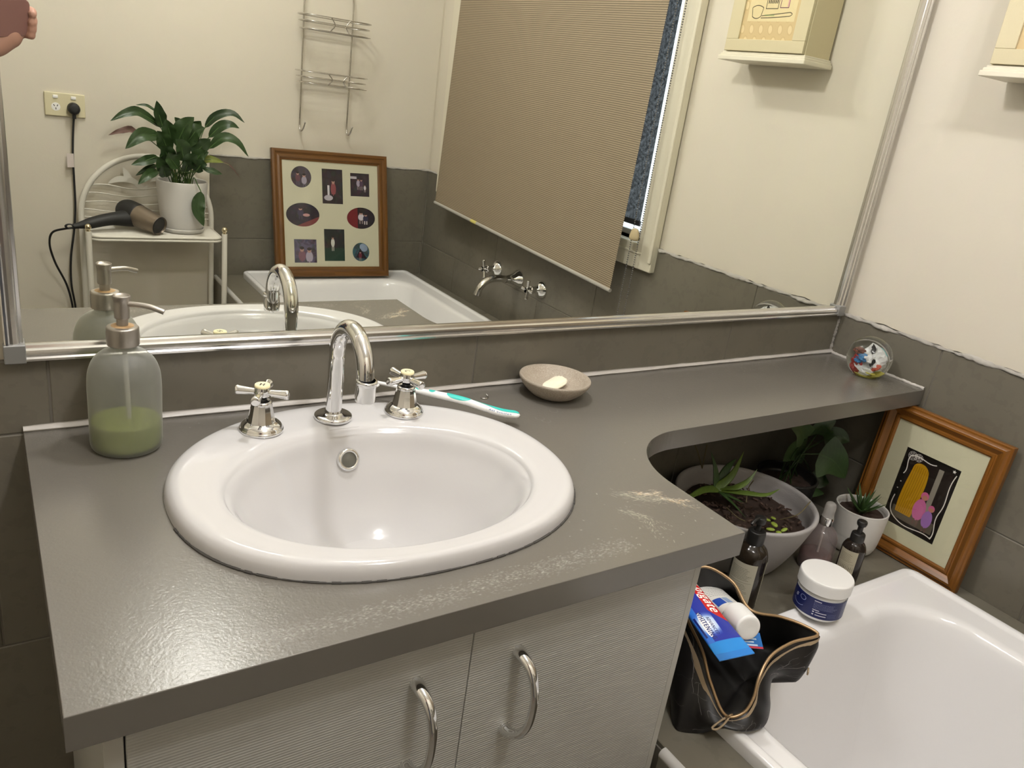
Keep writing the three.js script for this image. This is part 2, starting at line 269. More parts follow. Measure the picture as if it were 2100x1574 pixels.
{
  const LAMINATE = '#66625b';                          // one grey laminate for the top and its edges
  // worn laminate: scuffs, chipped patch and specks are drawn in metres on the top
  const tone = canvasTex(2048, 652, (c, w, h) => {
    const K = w / 1.57; c.fillStyle = LAMINATE; c.fillRect(0, 0, w, h);
    for (let i = 0; i < 26000; i++) { const f = rr(-7, 7); c.fillStyle = `rgba(${102 + f * 2},${98 + f * 2},${91 + f * 2},0.12)`; c.fillRect(rnd() * w, rnd() * h, rr(1, 3), rr(1, 3)); }
    const dab = (x, z, len, ang, col, wd) => { c.strokeStyle = col; c.lineWidth = wd; c.lineCap = 'round'; c.beginPath(); c.moveTo(x * K, z * K); c.lineTo((x + len * Math.cos(ang)) * K, (z + len * Math.sin(ang)) * K); c.stroke(); };
    const gauss = () => (rnd() + rnd() + rnd() - 1.5) / 1.5;
    const streak = (x0, z0, x1, z1, n, spread, cols, l0, l1) => { const a = Math.atan2(z1 - z0, x1 - x0); for (let i = 0; i < n; i++) { const t = clamp(0.5 + gauss() * 0.62, 0, 1), s = gauss() * spread * (rnd() < 0.2 ? 2.2 : 1), q = cols[Math.floor(rnd() * cols.length)]; dab(x0 + (x1 - x0) * t - Math.sin(a) * s, z0 + (z1 - z0) * t + Math.cos(a) * s, rr(l0, l1), a + gauss() * 1.1, `rgba(${q},${rr(0.08, 0.6)})`, rr(0.4, 1.0)); } };
    const warm = ['226,196,160', '240,232,214', '205,160,120', '190,170,140', '236,226,206'], pale = ['190,182,160', '178,176,155', '208,202,185'];
    streak(0.664, 0.384, 0.700, 0.434, 330, 0.0085, warm, 0.0006, 0.0042); streak(0.684, 0.407, 0.708, 0.419, 110, 0.005, warm, 0.0006, 0.0035); streak(0.636, 0.373, 0.676, 0.389, 190, 0.0065, warm, 0.0006, 0.006); streak(0.668, 0.380, 0.684, 0.388, 80, 0.007, warm, 0.0005, 0.003);
    streak(0.610, 0.364, 0.668, 0.400, 170, 0.014, pale, 0.001, 0.009); streak(0.593, 0.398, 0.626, 0.438, 210, 0.011, pale, 0.0006, 0.004); streak(0.625, 0.42, 0.60, 0.475, 110, 0.016, pale, 0.0006, 0.005); streak(0.63, 0.392, 0.688, 0.406, 60, 0.006, pale, 0.003, 0.011);
    for (let i = 0; i < 40; i++) dab(rr(0.5, 0.71), rr(0.36, 0.49), rr(0.0008, 0.003), rr(0, 3), 'rgba(205,200,190,0.4)', rr(0.6, 1.6));
    for (let i = 0; i < 2600; i++) { const x = rr(0.12, 0.56), z = 0.476 + gauss() * 0.022 - 0.03 * Math.abs(x - 0.3); if (z < 0.498) dab(x, z, rr(0.0006, 0.003), rr(-0.5, 0.5), `rgba(212,210,205,${rr(0.05, 0.27)})`, rr(0.5, 1.3)); }
    for (let i = 0; i < 60; i++) dab(rnd() * 1.5, rnd() * 0.5, rr(0.0005, 0.0015), rr(0, 3), 'rgba(205,202,195,0.35)', rr(0.6, 1.2));
    for (const [x, z] of [[0.66, 0.14], [0.665, 0.15], [0.70, 0.12]]) { c.strokeStyle = 'rgba(170,166,158,0.25)'; c.lineWidth = 0.8; c.beginPath(); c.arc(x * K, z * K, 9, 0, 4); c.stroke(); }
  });
  tone.repeat.set(1 / 1.57, 2);
  const pebble = dataTex(512, (u, v) => 0.85 * fbm(u, v, 48, 2, 41) + 0.15 * fbm(u, v, 24, 2, 2), false, 0.10);
  const top = mat(lin(1, 1, 1), 0.23, { map: tone, bumpMap: pebble, bumpScale: 0.00010, specularIntensity: 1, ior: 1.62 }), edge = mat(new THREE.Color(LAMINATE), 0.23, { specularIntensity: 1, ior: 1.62 });
  const s = new THREE.Shape(), e = 0.0004; s.moveTo(0, -e); s.lineTo(0, -0.5); s.lineTo(0.7165, -0.5); s.lineTo(0.7165, -0.372);
  const cx = 0.7165 + 0.135, cz = 0.372; for (let k = 1; k <= 24; k++) { const a = Math.PI + k / 24 * (Math.PI / 2 - 0.04); s.lineTo(cx + 0.135 * Math.cos(a), -(cz + 0.135 * Math.sin(a))); }
  s.lineTo(W - 0.001, -0.233); s.lineTo(W - 0.001, -e); s.closePath();
  const hole = new THREE.Path(); for (let k = 0; k <= 72; k++) { const a = -k / 72 * Math.PI * 2, [x, z] = basinOuter(a), q = [BCX + (x - BCX) * 0.955, -(BCZ + (z - BCZ) * 0.955)]; k ? hole.lineTo(...q) : hole.moveTo(...q); } s.holes.push(hole);
  const g = new THREE.ExtrudeGeometry(s, { depth: 0.0314, bevelEnabled: true, bevelThickness: 0.0008, bevelSize: 0.0008, bevelOffset: -0.0008, bevelSegments: 2, curveSegments: 24 }).rotateX(-Math.PI / 2).translate(0, -0.0322, 0);
  const m = shade(new THREE.Mesh(g, [top, edge])); m.name = 'countertop'; m.position.y = Y0; m.userData = { label: 'grey laminate vanity top with a worn patch, narrowing to a shelf', category: 'countertop' }; scene.add(m);
}
{
  const o = thing('washbasin', 'white oval drop-in washbasin set in the grey vanity top', 'basin', V(BCX, 0, BCZ));
  // rings: [share from outer (0) to inner edge (1) or bowl scale, height, in bowl?]
  const prof = smoothProfile([[0, 0.0005], [0.02, 0.0075], [0.09, 0.0145], [0.22, 0.0182], [0.45, 0.0180], [0.7, 0.0172], [0.88, 0.0158], [0.97, 0.0120], [1.03, 0.0040], [1.09, -0.014], [1.19, -0.040], [1.33, -0.075], [1.5, -0.104], [1.66, -0.121], [1.8, -0.130], [1.89, -0.133]], 90);
  const f = (u, v) => { const th = u * Math.PI * 2, [t, y] = prof[Math.round(v * 90)], [ox, oz] = basinOuter(th); let x, z; if (t <= 1) { const [ix, iz] = basinInner(th); x = ox + (ix - ox) * t; z = oz + (iz - oz) * t; } else { const [ix, iz] = basinInner(th, 2 - t); x = ix; z = iz - (t - 1) * 0.012; } return V(x - BCX, y, z - BCZ); };
  part('bowl', mergeVertices(grid(160, 90, (u, v) => f(1 - u, v), true)), M.porcelain, o);
  const under = grid(80, 12, (u, v) => { const th = u * Math.PI * 2, [t, y] = [1.09 + v * 0.8, -0.02 - 0.122 * Math.sqrt(v)], [ix, iz] = basinInner(th, (2 - t) * 1.06); return V(ix - BCX, y, iz - BCZ); }, true); part('underside', under, M.porcelain, o);
  const sealShade = []; for (let k = 0; k < 90; k++) { const th = 0.2 + k / 90 * 2.8, [x, z] = basinOuter(th), [x2, z2] = basinOuter(th + 0.04), w = 0.0007 + 0.0009 * rnd(); sealShade.push(rod(V(BCX + (x - BCX) * 1.003 - BCX, 0.0007, BCZ + (z - BCZ) * 1.003 - BCZ), V(BCX + (x2 - BCX) * 1.003 - BCX, 0.0007, BCZ + (z2 - BCZ) * 1.003 - BCZ), w, 5)); }
  part('seal_shade', sealShade, mat(lin(0.06, 0.055, 0.05), 0.7), o, 'thin dark seal line, mostly painted shade along the basin edge');  // seal coloured near black, mostly painting in the thin shade along the basin edge
  // overflow
  const p = V(0.3535 - BCX, -0.0205, 0.1465 - BCZ), q = new THREE.Quaternion().setFromUnitVectors(V(0, 1, 0), V(0, 0.36, 0.93).normalize());
  const ring = lathe([[0.0098, -0.004], [0.0098, 0.002], [0.0108, 0.0034], [0.0135, 0.0032], [0.0152, 0.0016], [0.0152, -0.003]], 40).applyQuaternion(q).translate(p.x, p.y, p.z); part('overflow_ring', ring, M.chrome, o);
  part('overflow_hole', lathe([[0, 0.0012], [0.0097, 0.0012], [0.0099, -0.003]], 30).applyQuaternion(q).translate(p.x, p.y, p.z), mat(lin(0.12, 0.115, 0.09), 0.5), o, 'dark overflow opening');
  part('drain', lathe([[0, 0.002], [0.014, 0.002], [0.019, 0.004], [0.024, 0.003], [0.024, -0.002]], 30).translate(0.3525 - BCX, -0.1335, 0.257 - BCZ), M.chrome, o);
  part('maker_mark', rbox(-0.02, 0.02, 0, 0.0004, -0.0006, 0.0006, 0.0002).translate(0.352 - BCX, 0.0176, 0.131 - BCZ), mat(lin(0.45, 0.44, 0.43), 0.5), o, 'faint grey maker mark');
}

// ---------------------------------------------------------------- things on the vanity top
const DECK = 0.0176;
const capTexture = (letter, turn) => canvasTex(128, 128, (c) => { c.fillStyle = '#e6dcb4'; c.fillRect(0, 0, 128, 128); c.translate(64, 64); c.rotate(turn); c.fillStyle = '#15130f'; c.font = 'bold 76px sans-serif'; c.textAlign = 'center'; c.textBaseline = 'middle'; c.fillText(letter, 0, 4); });
function tapHead(o, y, turn, k, letter) {            // cross handle standing on y
  const arms = [];
  for (let i = 0; i < 4; i++) {
    const a = turn + i * Math.PI / 2, d = V(Math.cos(a), 0, Math.sin(a));
    const g = lathe(smoothProfile([[0.0040, 0.004], [0.0043, 0.010], [0.0048, 0.017], [0.0056, 0.026], [0.0061, 0.0305], [0.0052, 0.0325], [0, 0.0329]], 18), 16);
    g.applyQuaternion(new THREE.Quaternion().setFromUnitVectors(V(0, 1, 0), d)).translate(0, y + 0.010, 0); part('arm', g.scale(k, 1, k), M.chrome, o);
  }
  part('hub', lathe(smoothProfile([[0.0052, 0], [0.0058, 0.003], [0.0095, 0.0062], [0.0102, 0.0105], [0.0098, 0.0145], [0.0092, 0.0175], [0.0088, 0.019]], 24), 28).translate(0, y, 0), M.chrome, o);
  if (letter) {
    const g = new THREE.CircleGeometry(0.0088, 32).rotateX(-Math.PI / 2).translate(0, y + 0.0206, 0);
    part('cap', lathe([[0.0091, 0.0165], [0.0094, 0.0185], [0.0091, 0.0203], [0, 0.0204]], 32).translate(0, y, 0), mat(lin(0.78, 0.70, 0.42), 0.35), o, 'cream temperature cap');
    part('letter', g, mat(lin(1, 1, 1), 0.35, { map: capTexture(letter, turn) }), o);
  }
}
function basinTap(p, turn, letter, label) {
  const o = thing('basin_tap', label, 'tap', p, 0, 'basin taps');
  part('flange', lathe(smoothProfile([[0.0268, 0], [0.0273, 0.0022], [0.0268, 0.0036], [0.0262, 0.0042], [0.0245, 0.0078], [0.021, 0.0108], [0.0178, 0.0125]], 30), 48), M.chrome, o);
  part('bell', toCreasedNormals(lathe([[0.0178, 0.0118], [0.0166, 0.015], [0.0128, 0.0355]], 12), 0.3), M.chrome, o);
  part('collar', lathe(smoothProfile([[0.0126, 0.035], [0.0122, 0.0382], [0.0108, 0.0396], [0.0086, 0.0392], [0.0078, 0.0362]], 16), 40), M.chrome, o);
  part('spindle', lathe([[0.0056, 0.034], [0.0056, 0.0425]], 20), M.black, o);
  tapHead(o, 0.0405, turn, 1, letter);
  return o;
}
basinTap(V(0.2515, DECK, 0.106), 0.54, 'H', 'chrome cross-handle basin tap marked H');
basinTap(V(0.4505, DECK, 0.101), 1.33, 'C', 'chrome cross-handle basin tap marked C');
{
  const o = thing('basin_spout', 'tall gooseneck chrome spout between the two basin taps', 'spout', V(0.350, DECK, 0.094));
  part('flange', lathe(smoothProfile([[0.0248, 0], [0.0252, 0.0018], [0.0246, 0.0042], [0.0225, 0.0056], [0.0125, 0.0072], [0.0108, 0.0085]], 24), 48), M.chrome, o);
  const pts = [V(0, 0.006, 0), V(0, 0.05, 0.001), V(0, 0.085, 0.001)]; for (let k = 0; k <= 12; k++) { const a = Math.PI - k / 12 * Math.PI * 0.93; pts.push(V(0, 0.092 + 0.0465 * Math.sin(a), 0.0475 + 0.0465 * Math.cos(a))); } pts.push(V(0.0005, 0.078, 0.0955));
  part('neck', tube(pts, 0.0105, 90, 24), M.chrome, o);
  part('outlet', lathe(smoothProfile([[0.0105, 0.0285], [0.0127, 0.0278], [0.0129, 0.025], [0.0122, 0.0225], [0.0124, 0.004], [0.0117, 0.0002], [0.009, 0], [0.0085, 0.006]], 40), 36).rotateX(0.09).translate(0.0005, 0.0635, 0.0962), M.chrome, o);
  part('water_drop', lathe(smoothProfile([[0.004, 0.004], [0.0042, 0.002], [0.003, -0.0025], [0, -0.0042]], 12), 16).translate(0.0005, 0.0625, 0.0955), mat(lin(1, 1, 1), 0.0, { transmission: 1, thickness: 0.004, ior: 1.33 }), o);
}
{ // soap dispenser
  const o = thing('soap_dispenser', 'frosted glass soap dispenser with green soap and a metal pump', 'dispenser', V(0.1025, 0.0002, 0.0735));
  const streak = dataTex(256, (u, v) => { const f = 0.86 + 0.14 * fbm(u, v, 5, 4, 61); return [f, f, f]; }, true);
  part('bottle', lathe(smoothProfile([[0, 0.0012], [0.030, 0.0006], [0.0368, 0.0022], [0.0388, 0.007], [0.0392, 0.02], [0.0392, 0.05], [0.0392, 0.083], [0.0376, 0.097], [0.032, 0.1105], [0.0225, 0.1195], [0.0158, 0.1225], [0.0138, 0.1245], [0.0140, 0.1275], [0.0128, 0.129]], 80), 72), mat(lin(0.68, 0.68, 0.63), 0.52, { transmission: 0.84, map: streak, ior: 1.45, specularIntensity: 0.7 }), o);
  part('liquid', lathe(smoothProfile([[0, 0.0028], [0.030, 0.0026], [0.0358, 0.006], [0.0372, 0.012], [0.0372, 0.0352], [0.0365, 0.0358], [0, 0.0358]], 40), 56), mat(lin(0.36, 0.43, 0.08), 0.30, { specularIntensity: 0.3 }), o, 'green liquid soap');
  part('dip_tube', rod(V(0.004, 0.006, 0), V(0.001, 0.13, 0), 0.0028), M.whitePlastic, o);
  part('collar', lathe(smoothProfile([[0.0128, 0.1275], [0.0168, 0.1282], [0.0172, 0.131], [0.0172, 0.146], [0.0166, 0.1492], [0.013, 0.1502], [0.0065, 0.1506]], 50), 48), M.brushed, o, 'brushed metal collar with a rust stain');
  const rust = mat(lin(0.42, 0.27, 0.13), 0.7); part('rust_stain', lathe(smoothProfile([[0.0056, 0.1513], [0.009, 0.1511], [0.012, 0.1504]], 8), 30), rust, o, 'orange rust around the stem');
  part('stem', rod(V(0, 0.149, 0), V(0, 0.166, 0), 0.0062, 24), M.brushed, o);
  const h = part('pump_head', lathe(smoothProfile([[0.0062, 0.159], [0.0078, 0.1594], [0.0082, 0.162], [0.0082, 0.178], [0.0090, 0.182], [0.0094, 0.1852], [0.0088, 0.1858], [0.0072, 0.1842], [0, 0.1836]], 40), 40), M.brushed, o);
  part('nozzle', [tube([V(0.005, 0.1765, 0.003), V(0.018, 0.1762, 0.009), V(0.027, 0.1752, 0.0132), V(0.036, 0.1722, 0.0175), V(0.0405, 0.1705, 0.0195)], 0.0031, 24, 14)], M.brushed, h);
}
{ // soap dish and soap
  const speck = canvasTex(256, 256, (c) => { c.fillStyle = '#a89d8d'; c.fillRect(0, 0, 256, 256); for (let i = 0; i < 5200; i++) { const k = rnd(); c.fillStyle = k < 0.45 ? 'rgba(205,198,186,.6)' : k < 0.8 ? 'rgba(128,116,102,.55)' : 'rgba(232,226,214,.6)'; c.fillRect(rnd() * 256, rnd() * 256, rr(1, 2.6), rr(1, 2.6)); } }); speck.repeat.set(4, 1.4);
  one('soap_dish', lathe(smoothProfile([[0, 0.0005], [0.026, 0.0003], [0.034, 0.002], [0.048, 0.013], [0.0575, 0.0255], [0.0592, 0.0305], [0.0578, 0.0328], [0.0545, 0.0312], [0.046, 0.0225], [0.034, 0.0155], [0.02, 0.0128], [0, 0.0122]], 60), 64), mat(lin(0.92, 0.90, 0.88), 0.55, { map: speck, bumpMap: bumpFine, bumpScale: 0.0003 }), 'round speckled stone soap dish holding a worn soap', 'soap dish', V(0.7375, 0.0002, 0.0635));
  const g = grid(40, 14, (u, v) => { const a = u * Math.PI * 2, t = v * 2 - 1, w = Math.sqrt(Math.max(0, 1 - t * t)); const ca = Math.cos(a), sa = Math.sin(a), x = 0.0275 * w * Math.sign(ca) * Math.pow(Math.abs(ca), 0.75), z = 0.0135 * w * Math.sign(sa) * Math.pow(Math.abs(sa), 0.8) * (1 + 0.15 * ca); return V(x, 0.0048 * t * Math.sign(1) + 0.0035 * (x / 0.0275) ** 2 + 0.0006 * Math.sin(z * 1500) * (t > 0 ? 1 : 0), z); }, true);
  one('soap_bar', g.rotateY(0.38), mat(lin(0.80, 0.74, 0.58), 0.45), 'thin worn cream soap bar with grooves, in the stone dish', 'soap', V(0.737, 0.0192, 0.064)).rotation.set(0.12, 0, 0.06);
}
{ // toothbrush lying on the rim of the basin behind the cold tap
  const pts = [V(0.444, 0.0285, 0.0115), V(0.470, 0.0265, 0.031), V(0.500, 0.0252, 0.0555), V(0.524, 0.0265, 0.083), V(0.546, 0.0262, 0.108), V(0.568, 0.0215, 0.127), V(0.590, 0.0180, 0.143), V(0.6125, 0.0165, 0.1535)];
  const o = thing('toothbrush', 'white and turquoise toothbrush lying on the basin rim by the cold tap', 'toothbrush', V(0.53, DECK, 0.09));
  const C = new THREE.CatmullRomCurve3(pts, false, 'centripetal'), N = 70, fr = [];
  const wid = t => 0.0030 + 0.0040 * smooth((t - 0.1) / 0.35) - 0.0010 * smooth((t - 0.5) / 0.15) * (1 - smooth((t - 0.65) / 0.15)) + 0.0016 * smooth((t - 0.66) / 0.2), thick = t => 0.0026 + 0.0026 * smooth((t - 0.1) / 0.3);
  const end = t => Math.sqrt(Math.max(0, 1 - Math.pow(Math.max(0, (t - 0.94) / 0.06), 2)));
  const sec = (u, v, grow = 0) => { const p = C.getPoint(v), T = C.getTangent(v), S = V(0, 1, 0).cross(T).normalize(), U = T.clone().cross(S), a = u * Math.PI * 2, w = (wid(v) + grow) * Math.max(0.02, end(v)), h = (thick(v) + grow) * Math.max(0.02, end(v)); return p.addScaledVector(S, Math.cos(a) * w).addScaledVector(U, Math.sin(a) * h).sub(o.position).add(V(0, Y0, 0)); };
  part('handle', grid(20, N, (u, v) => sec(u, v), true), M.whitePlastic, o);
  const teal = mat(lin(0.03, 0.50, 0.44), 0.4);
  const patch = (u0, u1, v0, v1, shapeFn) => grid(14, 24, (u, v) => { const k = shapeFn ? shapeFn(v) : 1, um = (u0 + u1) / 2; return sec(um + (u - 0.5) * (u1 - u0) * k, v0 + (v1 - v0) * v, 0.0003); });
  const oval = v => Math.sqrt(Math.max(0, 1 - (2 * v - 1) ** 2));
  part('grip', patch(0.06, 0.44, 0.44, 0.60, oval), teal, o, 'turquoise rubber grip');
  part('grip', patch(0.02, 0.34, 0.62, 0.985, v => 0.25 + 0.75 * smooth(v * 1.6)).translate(0, 0.0001, 0), teal, o, 'turquoise rubber grip');
  part('grip', patch(0.14, 0.36, 0.25, 0.29, oval), teal, o, 'turquoise rubber grip');
  part('grip', patch(0.14, 0.36, 0.33, 0.37, oval), teal, o, 'turquoise rubber grip');
  const lab = canvasTex(256, 64, (c, w, h) => { c.fillStyle = '#e9e9e6'; c.fillRect(0, 0, w, h); c.fillStyle = '#4a5a80'; c.font = 'bold 44px sans-serif'; c.textAlign = 'center'; c.textBaseline = 'middle'; c.fillText('All Smiles', w / 2, h / 2 + 2); });
  const pg = grid(8, 12, (u, v) => sec(0.355 + 0.12 * u, 0.72 + 0.22 * v, 0.00045)), pu = pg.attributes.uv; for (let i = 0; i < pu.count; i++) pu.setXY(i, pu.getY(i), 1 - pu.getX(i)); part('print', pg, mat(lin(0.9, 0.9, 0.9), 0.4, { map: lab }), o, 'small lettering');
  const hd = part('head', rbox(-0.0055, 0.0055, -0.002, 0.002, -0.014, 0.014, 0.002).rotateY(0.62).translate(0.434 - 0.53, 0.0285 - DECK, 0.0), M.whitePlastic, o); hd.position.set(0, 0, 0.0115 + 0.006 - 0.09);
}
one('bent_wire', tube([V(-0.007, 0.0011, -0.002), V(-0.006, 0.0011, 0.002), V(-0.001, 0.0011, 0.0035), V(0.004, 0.0011, 0.001), V(0.006, 0.0022, -0.003), V(0.005, 0.004, -0.006)], 0.0009, 30, 8), M.chrome, 'tiny bent scrap of wire on the grey vanity top', 'wire', V(0.617, 0.0002, 0.049));
{ // glass paperweight
  const o = thing('paperweight', 'clear glass ball paperweight with coloured swirls on the shelf end', 'paperweight', V(1.494, 0.0003, 0.134));
  const r = 0.0445; const pts = [[0, 0.0003], [0.022, 0.0001]]; for (let k = 0; k <= 40; k++) { const a = -Math.PI / 2 + 0.53 + k / 40 * (Math.PI - 0.53); pts.push([r * Math.cos(a), 0.0385 + r * Math.sin(a)]); }
  part('glass', lathe(pts, 64), mat(lin(1, 1, 1), 0.0, { transmission: 1, thickness: 0.08, ior: 1.5, attenuationColor: lin(0.80, 0.88, 0.86), attenuationDistance: 0.25 }), o);
  const blob = (c, s, col, q = 0) => { const g = new THREE.IcosahedronGeometry(1, 4), P = g.attributes.position; for (let i = 0; i < P.count; i++) { const p = V().fromBufferAttribute(P, i), k = 1 + 1.1 * (vnoise(p.x * 2.6 + 17 + q, p.y * 2.6 + p.z * 1.7 + 19, 64, 4) - 0.5); P.setXYZ(i, p.x * k, p.y * k, p.z * k); } g.computeVertexNormals(); return [mergeVertices(g).scale(...s).rotateZ(q).translate(...c), mat(col, 0.4)]; };
  for (const [n, c, s, col, q] of [['white_swirl', [0.002, 0.034, 0.002], [0.021, 0.017, 0.017], lin(0.80, 0.80, 0.78), 0.3], ['yellow_swirl', [0.003, 0.013, 0.006], [0.020, 0.008, 0.018], lin(0.66, 0.60, 0.10), 0.1], ['red_swirl', [-0.015, 0.024, -0.010], [0.006, 0.015, 0.008], lin(0.48, 0.05, 0.04), 0.5], ['blue_swirl', [-0.015, 0.038, -0.004], [0.011, 0.005, 0.010], lin(0.05, 0.20, 0.42), 0.4], ['red_swirl', [-0.004, 0.028, 0.019], [0.010, 0.003, 0.005], lin(0.55, 0.10, 0.05), 0.5], ['brown_swirl', [-0.013, 0.047, -0.012], [0.006, 0.004, 0.008], lin(0.16, 0.05, 0.03), 0.2], ['black_swirl', [-0.002, 0.052, 0.004], [0.003, 0.009, 0.003], lin(0.02, 0.02, 0.02), 0.4], ['black_swirl', [-0.012, 0.035, 0.014], [0.003, 0.006, 0.003], lin(0.02, 0.02, 0.02), -0.4], ['teal_swirl', [0.010, 0.043, 0.008], [0.007, 0.008, 0.008], lin(0.25, 0.50, 0.50), 0.2], ['white_swirl', [-0.012, 0.018, 0.008], [0.008, 0.006, 0.010], lin(0.80, 0.80, 0.76), 0.9]]) { const [g, m] = blob(c, s, col, q); part(n, g, m, o); }
}

// ---------------------------------------------------------------- bath and its tiled surround
const BX0 = 0.7885, BX1 = 1.4806, BZ0 = 0.3525, BZ1 = 2.0100, HX = 0.690;
{
  const o = structure('bath_ledge', 'grey tiled ledge built around the bath'); o.userData.category = 'ledge';
  const y = HOB - T;
  part('bed', [box(HX + 0.008, W, FLOOR, y, 0, 0.37), box(HX + 0.008, BX0 + 0.03, FLOOR, y, 0.37, ZO), box(BX1 - 0.03, W, FLOOR, y, 0.37, ZO), box(BX0 + 0.03, BX1 - 0.03, FLOOR, y, BZ1 - 0.03, ZO)], M.grout, o);
  const flat = (m, u, v) => { m.rotation.x = -Math.PI / 2; m.position.set(u, y, v); };
  layTiles(o, flat, [[0.001, 0.37, 1.02]], HX + 0.009, W - 0.001, 0.6);
  layTiles(o, (m, u, v) => { m.rotation.set(-Math.PI / 2, 0, Math.PI / 2); m.position.set(v, y, u); }, [[HX + 0.009, BX0 + 0.03, 0.97], [BX1 - 0.03, W - 0.001, 0.84]], 0.371, ZO - 0.001, 0.6);
  layTiles(o, (m, u, v) => { m.rotation.y = -Math.PI / 2; m.position.set(HX + 0.008, v, u); }, [[HOB - 0.30, HOB - 0.010, 0.97], [FLOOR, HOB - 0.30, 0.67]], 0.478, ZO, 0.6);
  part('edge_trim', rod(V(HX + 0.0085, HOB - 0.0085, 0.479), V(HX + 0.0085, HOB - 0.0085, ZO), 0.0088, 18), mat(lin(0.55, 0.54, 0.52), 0.3), o, 'pale rounded edge trim');
}
function rrect(u, x0, x1, z0, z1, r) {               // point on a rounded rectangle, 4 x 20 steps, u in 0..1
  const k = Math.min(79.999, u * 80), side = Math.floor(k / 20), f = k / 20 - side, cs = [[x1 - r, z0 + r], [x1 - r, z1 - r], [x0 + r, z1 - r], [x0 + r, z0 + r]];
  const [cx, cz] = cs[side], [nx, nz] = cs[(side + 1) % 4], a0 = -Math.PI / 2 + side * Math.PI / 2, arc = 0.6;
  if (f < arc) { const a = a0 + f / arc * Math.PI / 2; return [cx + r * Math.cos(a), cz + r * Math.sin(a)]; }
  const a = a0 + Math.PI / 2, t = (f - arc) / (1 - arc); return [cx + (nx - cx) * t + r * Math.cos(a), cz + (nz - cz) * t + r * Math.sin(a)];
}
{
  const cx = (BX0 + BX1) / 2, cz = (BZ0 + BZ1) / 2, o = thing('bathtub', 'white acrylic bathtub set in the tiled ledge', 'bathtub', V(cx, HOB, cz));
  const out = (d, y, r = 0.028) => [BX0 + d, BX1 - d, BZ0 + d, BZ1 - d, Math.max(0.006, r - d), y], inn = (d, y, r) => [0.846 + d, 1.408 - d, 0.418 + d * 1.15, 1.888 - d * 1.6, r, y];
  const rings = [out(0.001, HOB - 0.004), out(0, HOB + 0.002), out(0, RIM - 0.006), out(0.0015, RIM - 0.002), out(0.005, RIM), out(0.012, RIM), out(0.0155, RIM - 0.0012), out(0.0185, RIM - 0.0042), out(0.023, RIM - 0.0055), inn(-0.012, RIM - 0.0065, 0.13), inn(-0.004, RIM - 0.0075, 0.125), inn(0.003, RIM - 0.0115, 0.12), inn(0.008, RIM - 0.022, 0.118), inn(0.012, RIM - 0.045, 0.116), inn(0.028, RIM - 0.16, 0.112), inn(0.048, RIM - 0.28, 0.108), inn(0.066, RIM - 0.35, 0.10), inn(0.095, RIM - 0.378, 0.085), inn(0.14, RIM - 0.388, 0.06), inn(0.22, RIM - 0.391, 0.03), [1.127, 1.127, 0.75, 1.42, 0.00001, RIM - 0.392]];
  const n = rings.length - 1;
  part('shell', mergeVertices(grid(80, n, (u, v) => { const r = rings[Math.round(v * n)], [x, z] = rrect(1 - u, r[0], r[1], r[2], r[3], r[4]); return V(x - cx, r[5] - HOB, z - cz); }, true)), mat(M.acrylic.color, 0.14, { side: THREE.DoubleSide }), o);
  part('drain', lathe([[0, 0.003], [0.02, 0.003], [0.028, 0.004], [0.031, 0.001]], 30).translate(0, RIM - 0.3915 - HOB, 0.0), M.chrome, o);
}
{ // taps over the bath, on the window wall
  const wallTap = (u, v, hu, hv, turn, label) => {
    const p = mir(u, v, 'x', W - 0.008), o = thing('bath_tap', label, 'tap', V(W, p.y, p.z), 0, 'wall taps over the bath');
    const q = g => g.rotateZ(Math.PI / 2);
    part('flange', q(lathe(smoothProfile([[0.031, 0], [0.0315, 0.003], [0.030, 0.007], [0.024, 0.014], [0.016, 0.021], [0.0125, 0.027]], 24), 36)), M.chrome, o);
    part('body', q(lathe(smoothProfile([[0.0125, 0.026], [0.0115, 0.034], [0.0135, 0.042], [0.0135, 0.047], [0.009, 0.050]], 20), 30)), M.chrome, o);
    const h = new THREE.Group(); tapHead(h, 0.049, turn, 1.0, null);
    for (const m of [...h.children]) { m.geometry = q(m.geometry.clone()); o.add(m); }
  };
  wallTap(1017, 551, 987, 551, 0.25, 'chrome cross-handle bath tap towards the collage frame end of the bath');
  wallTap(1107, 594, 1076, 592, 0.0, 'chrome cross-handle bath tap below the chain end of the blind');
  const p = mir(1060, 572, 'x', W - 0.008), o = thing('bath_spout', 'curved chrome bath spout between the two wall taps', 'spout', V(W, p.y, p.z));
  part('flange', lathe(smoothProfile([[0.033, 0], [0.0335, 0.003], [0.030, 0.010], [0.022, 0.024], [0.0155, 0.040], [0.0125, 0.056]], 28), 40).rotateZ(Math.PI / 2), M.chrome, o);
  part('neck', tube([V(-0.05, 0, 0), V(-0.085, 0.003, 0), V(-0.115, 0.001, 0), V(-0.14, -0.010, 0), V(-0.157, -0.028, 0), V(-0.163, -0.045, 0)], 0.0122, 40, 20), M.chrome, o);
  part('outlet', rod(V(-0.1625, -0.041, 0), V(-0.166, -0.056, 0), 0.0138, 22), M.chrome, o);
}

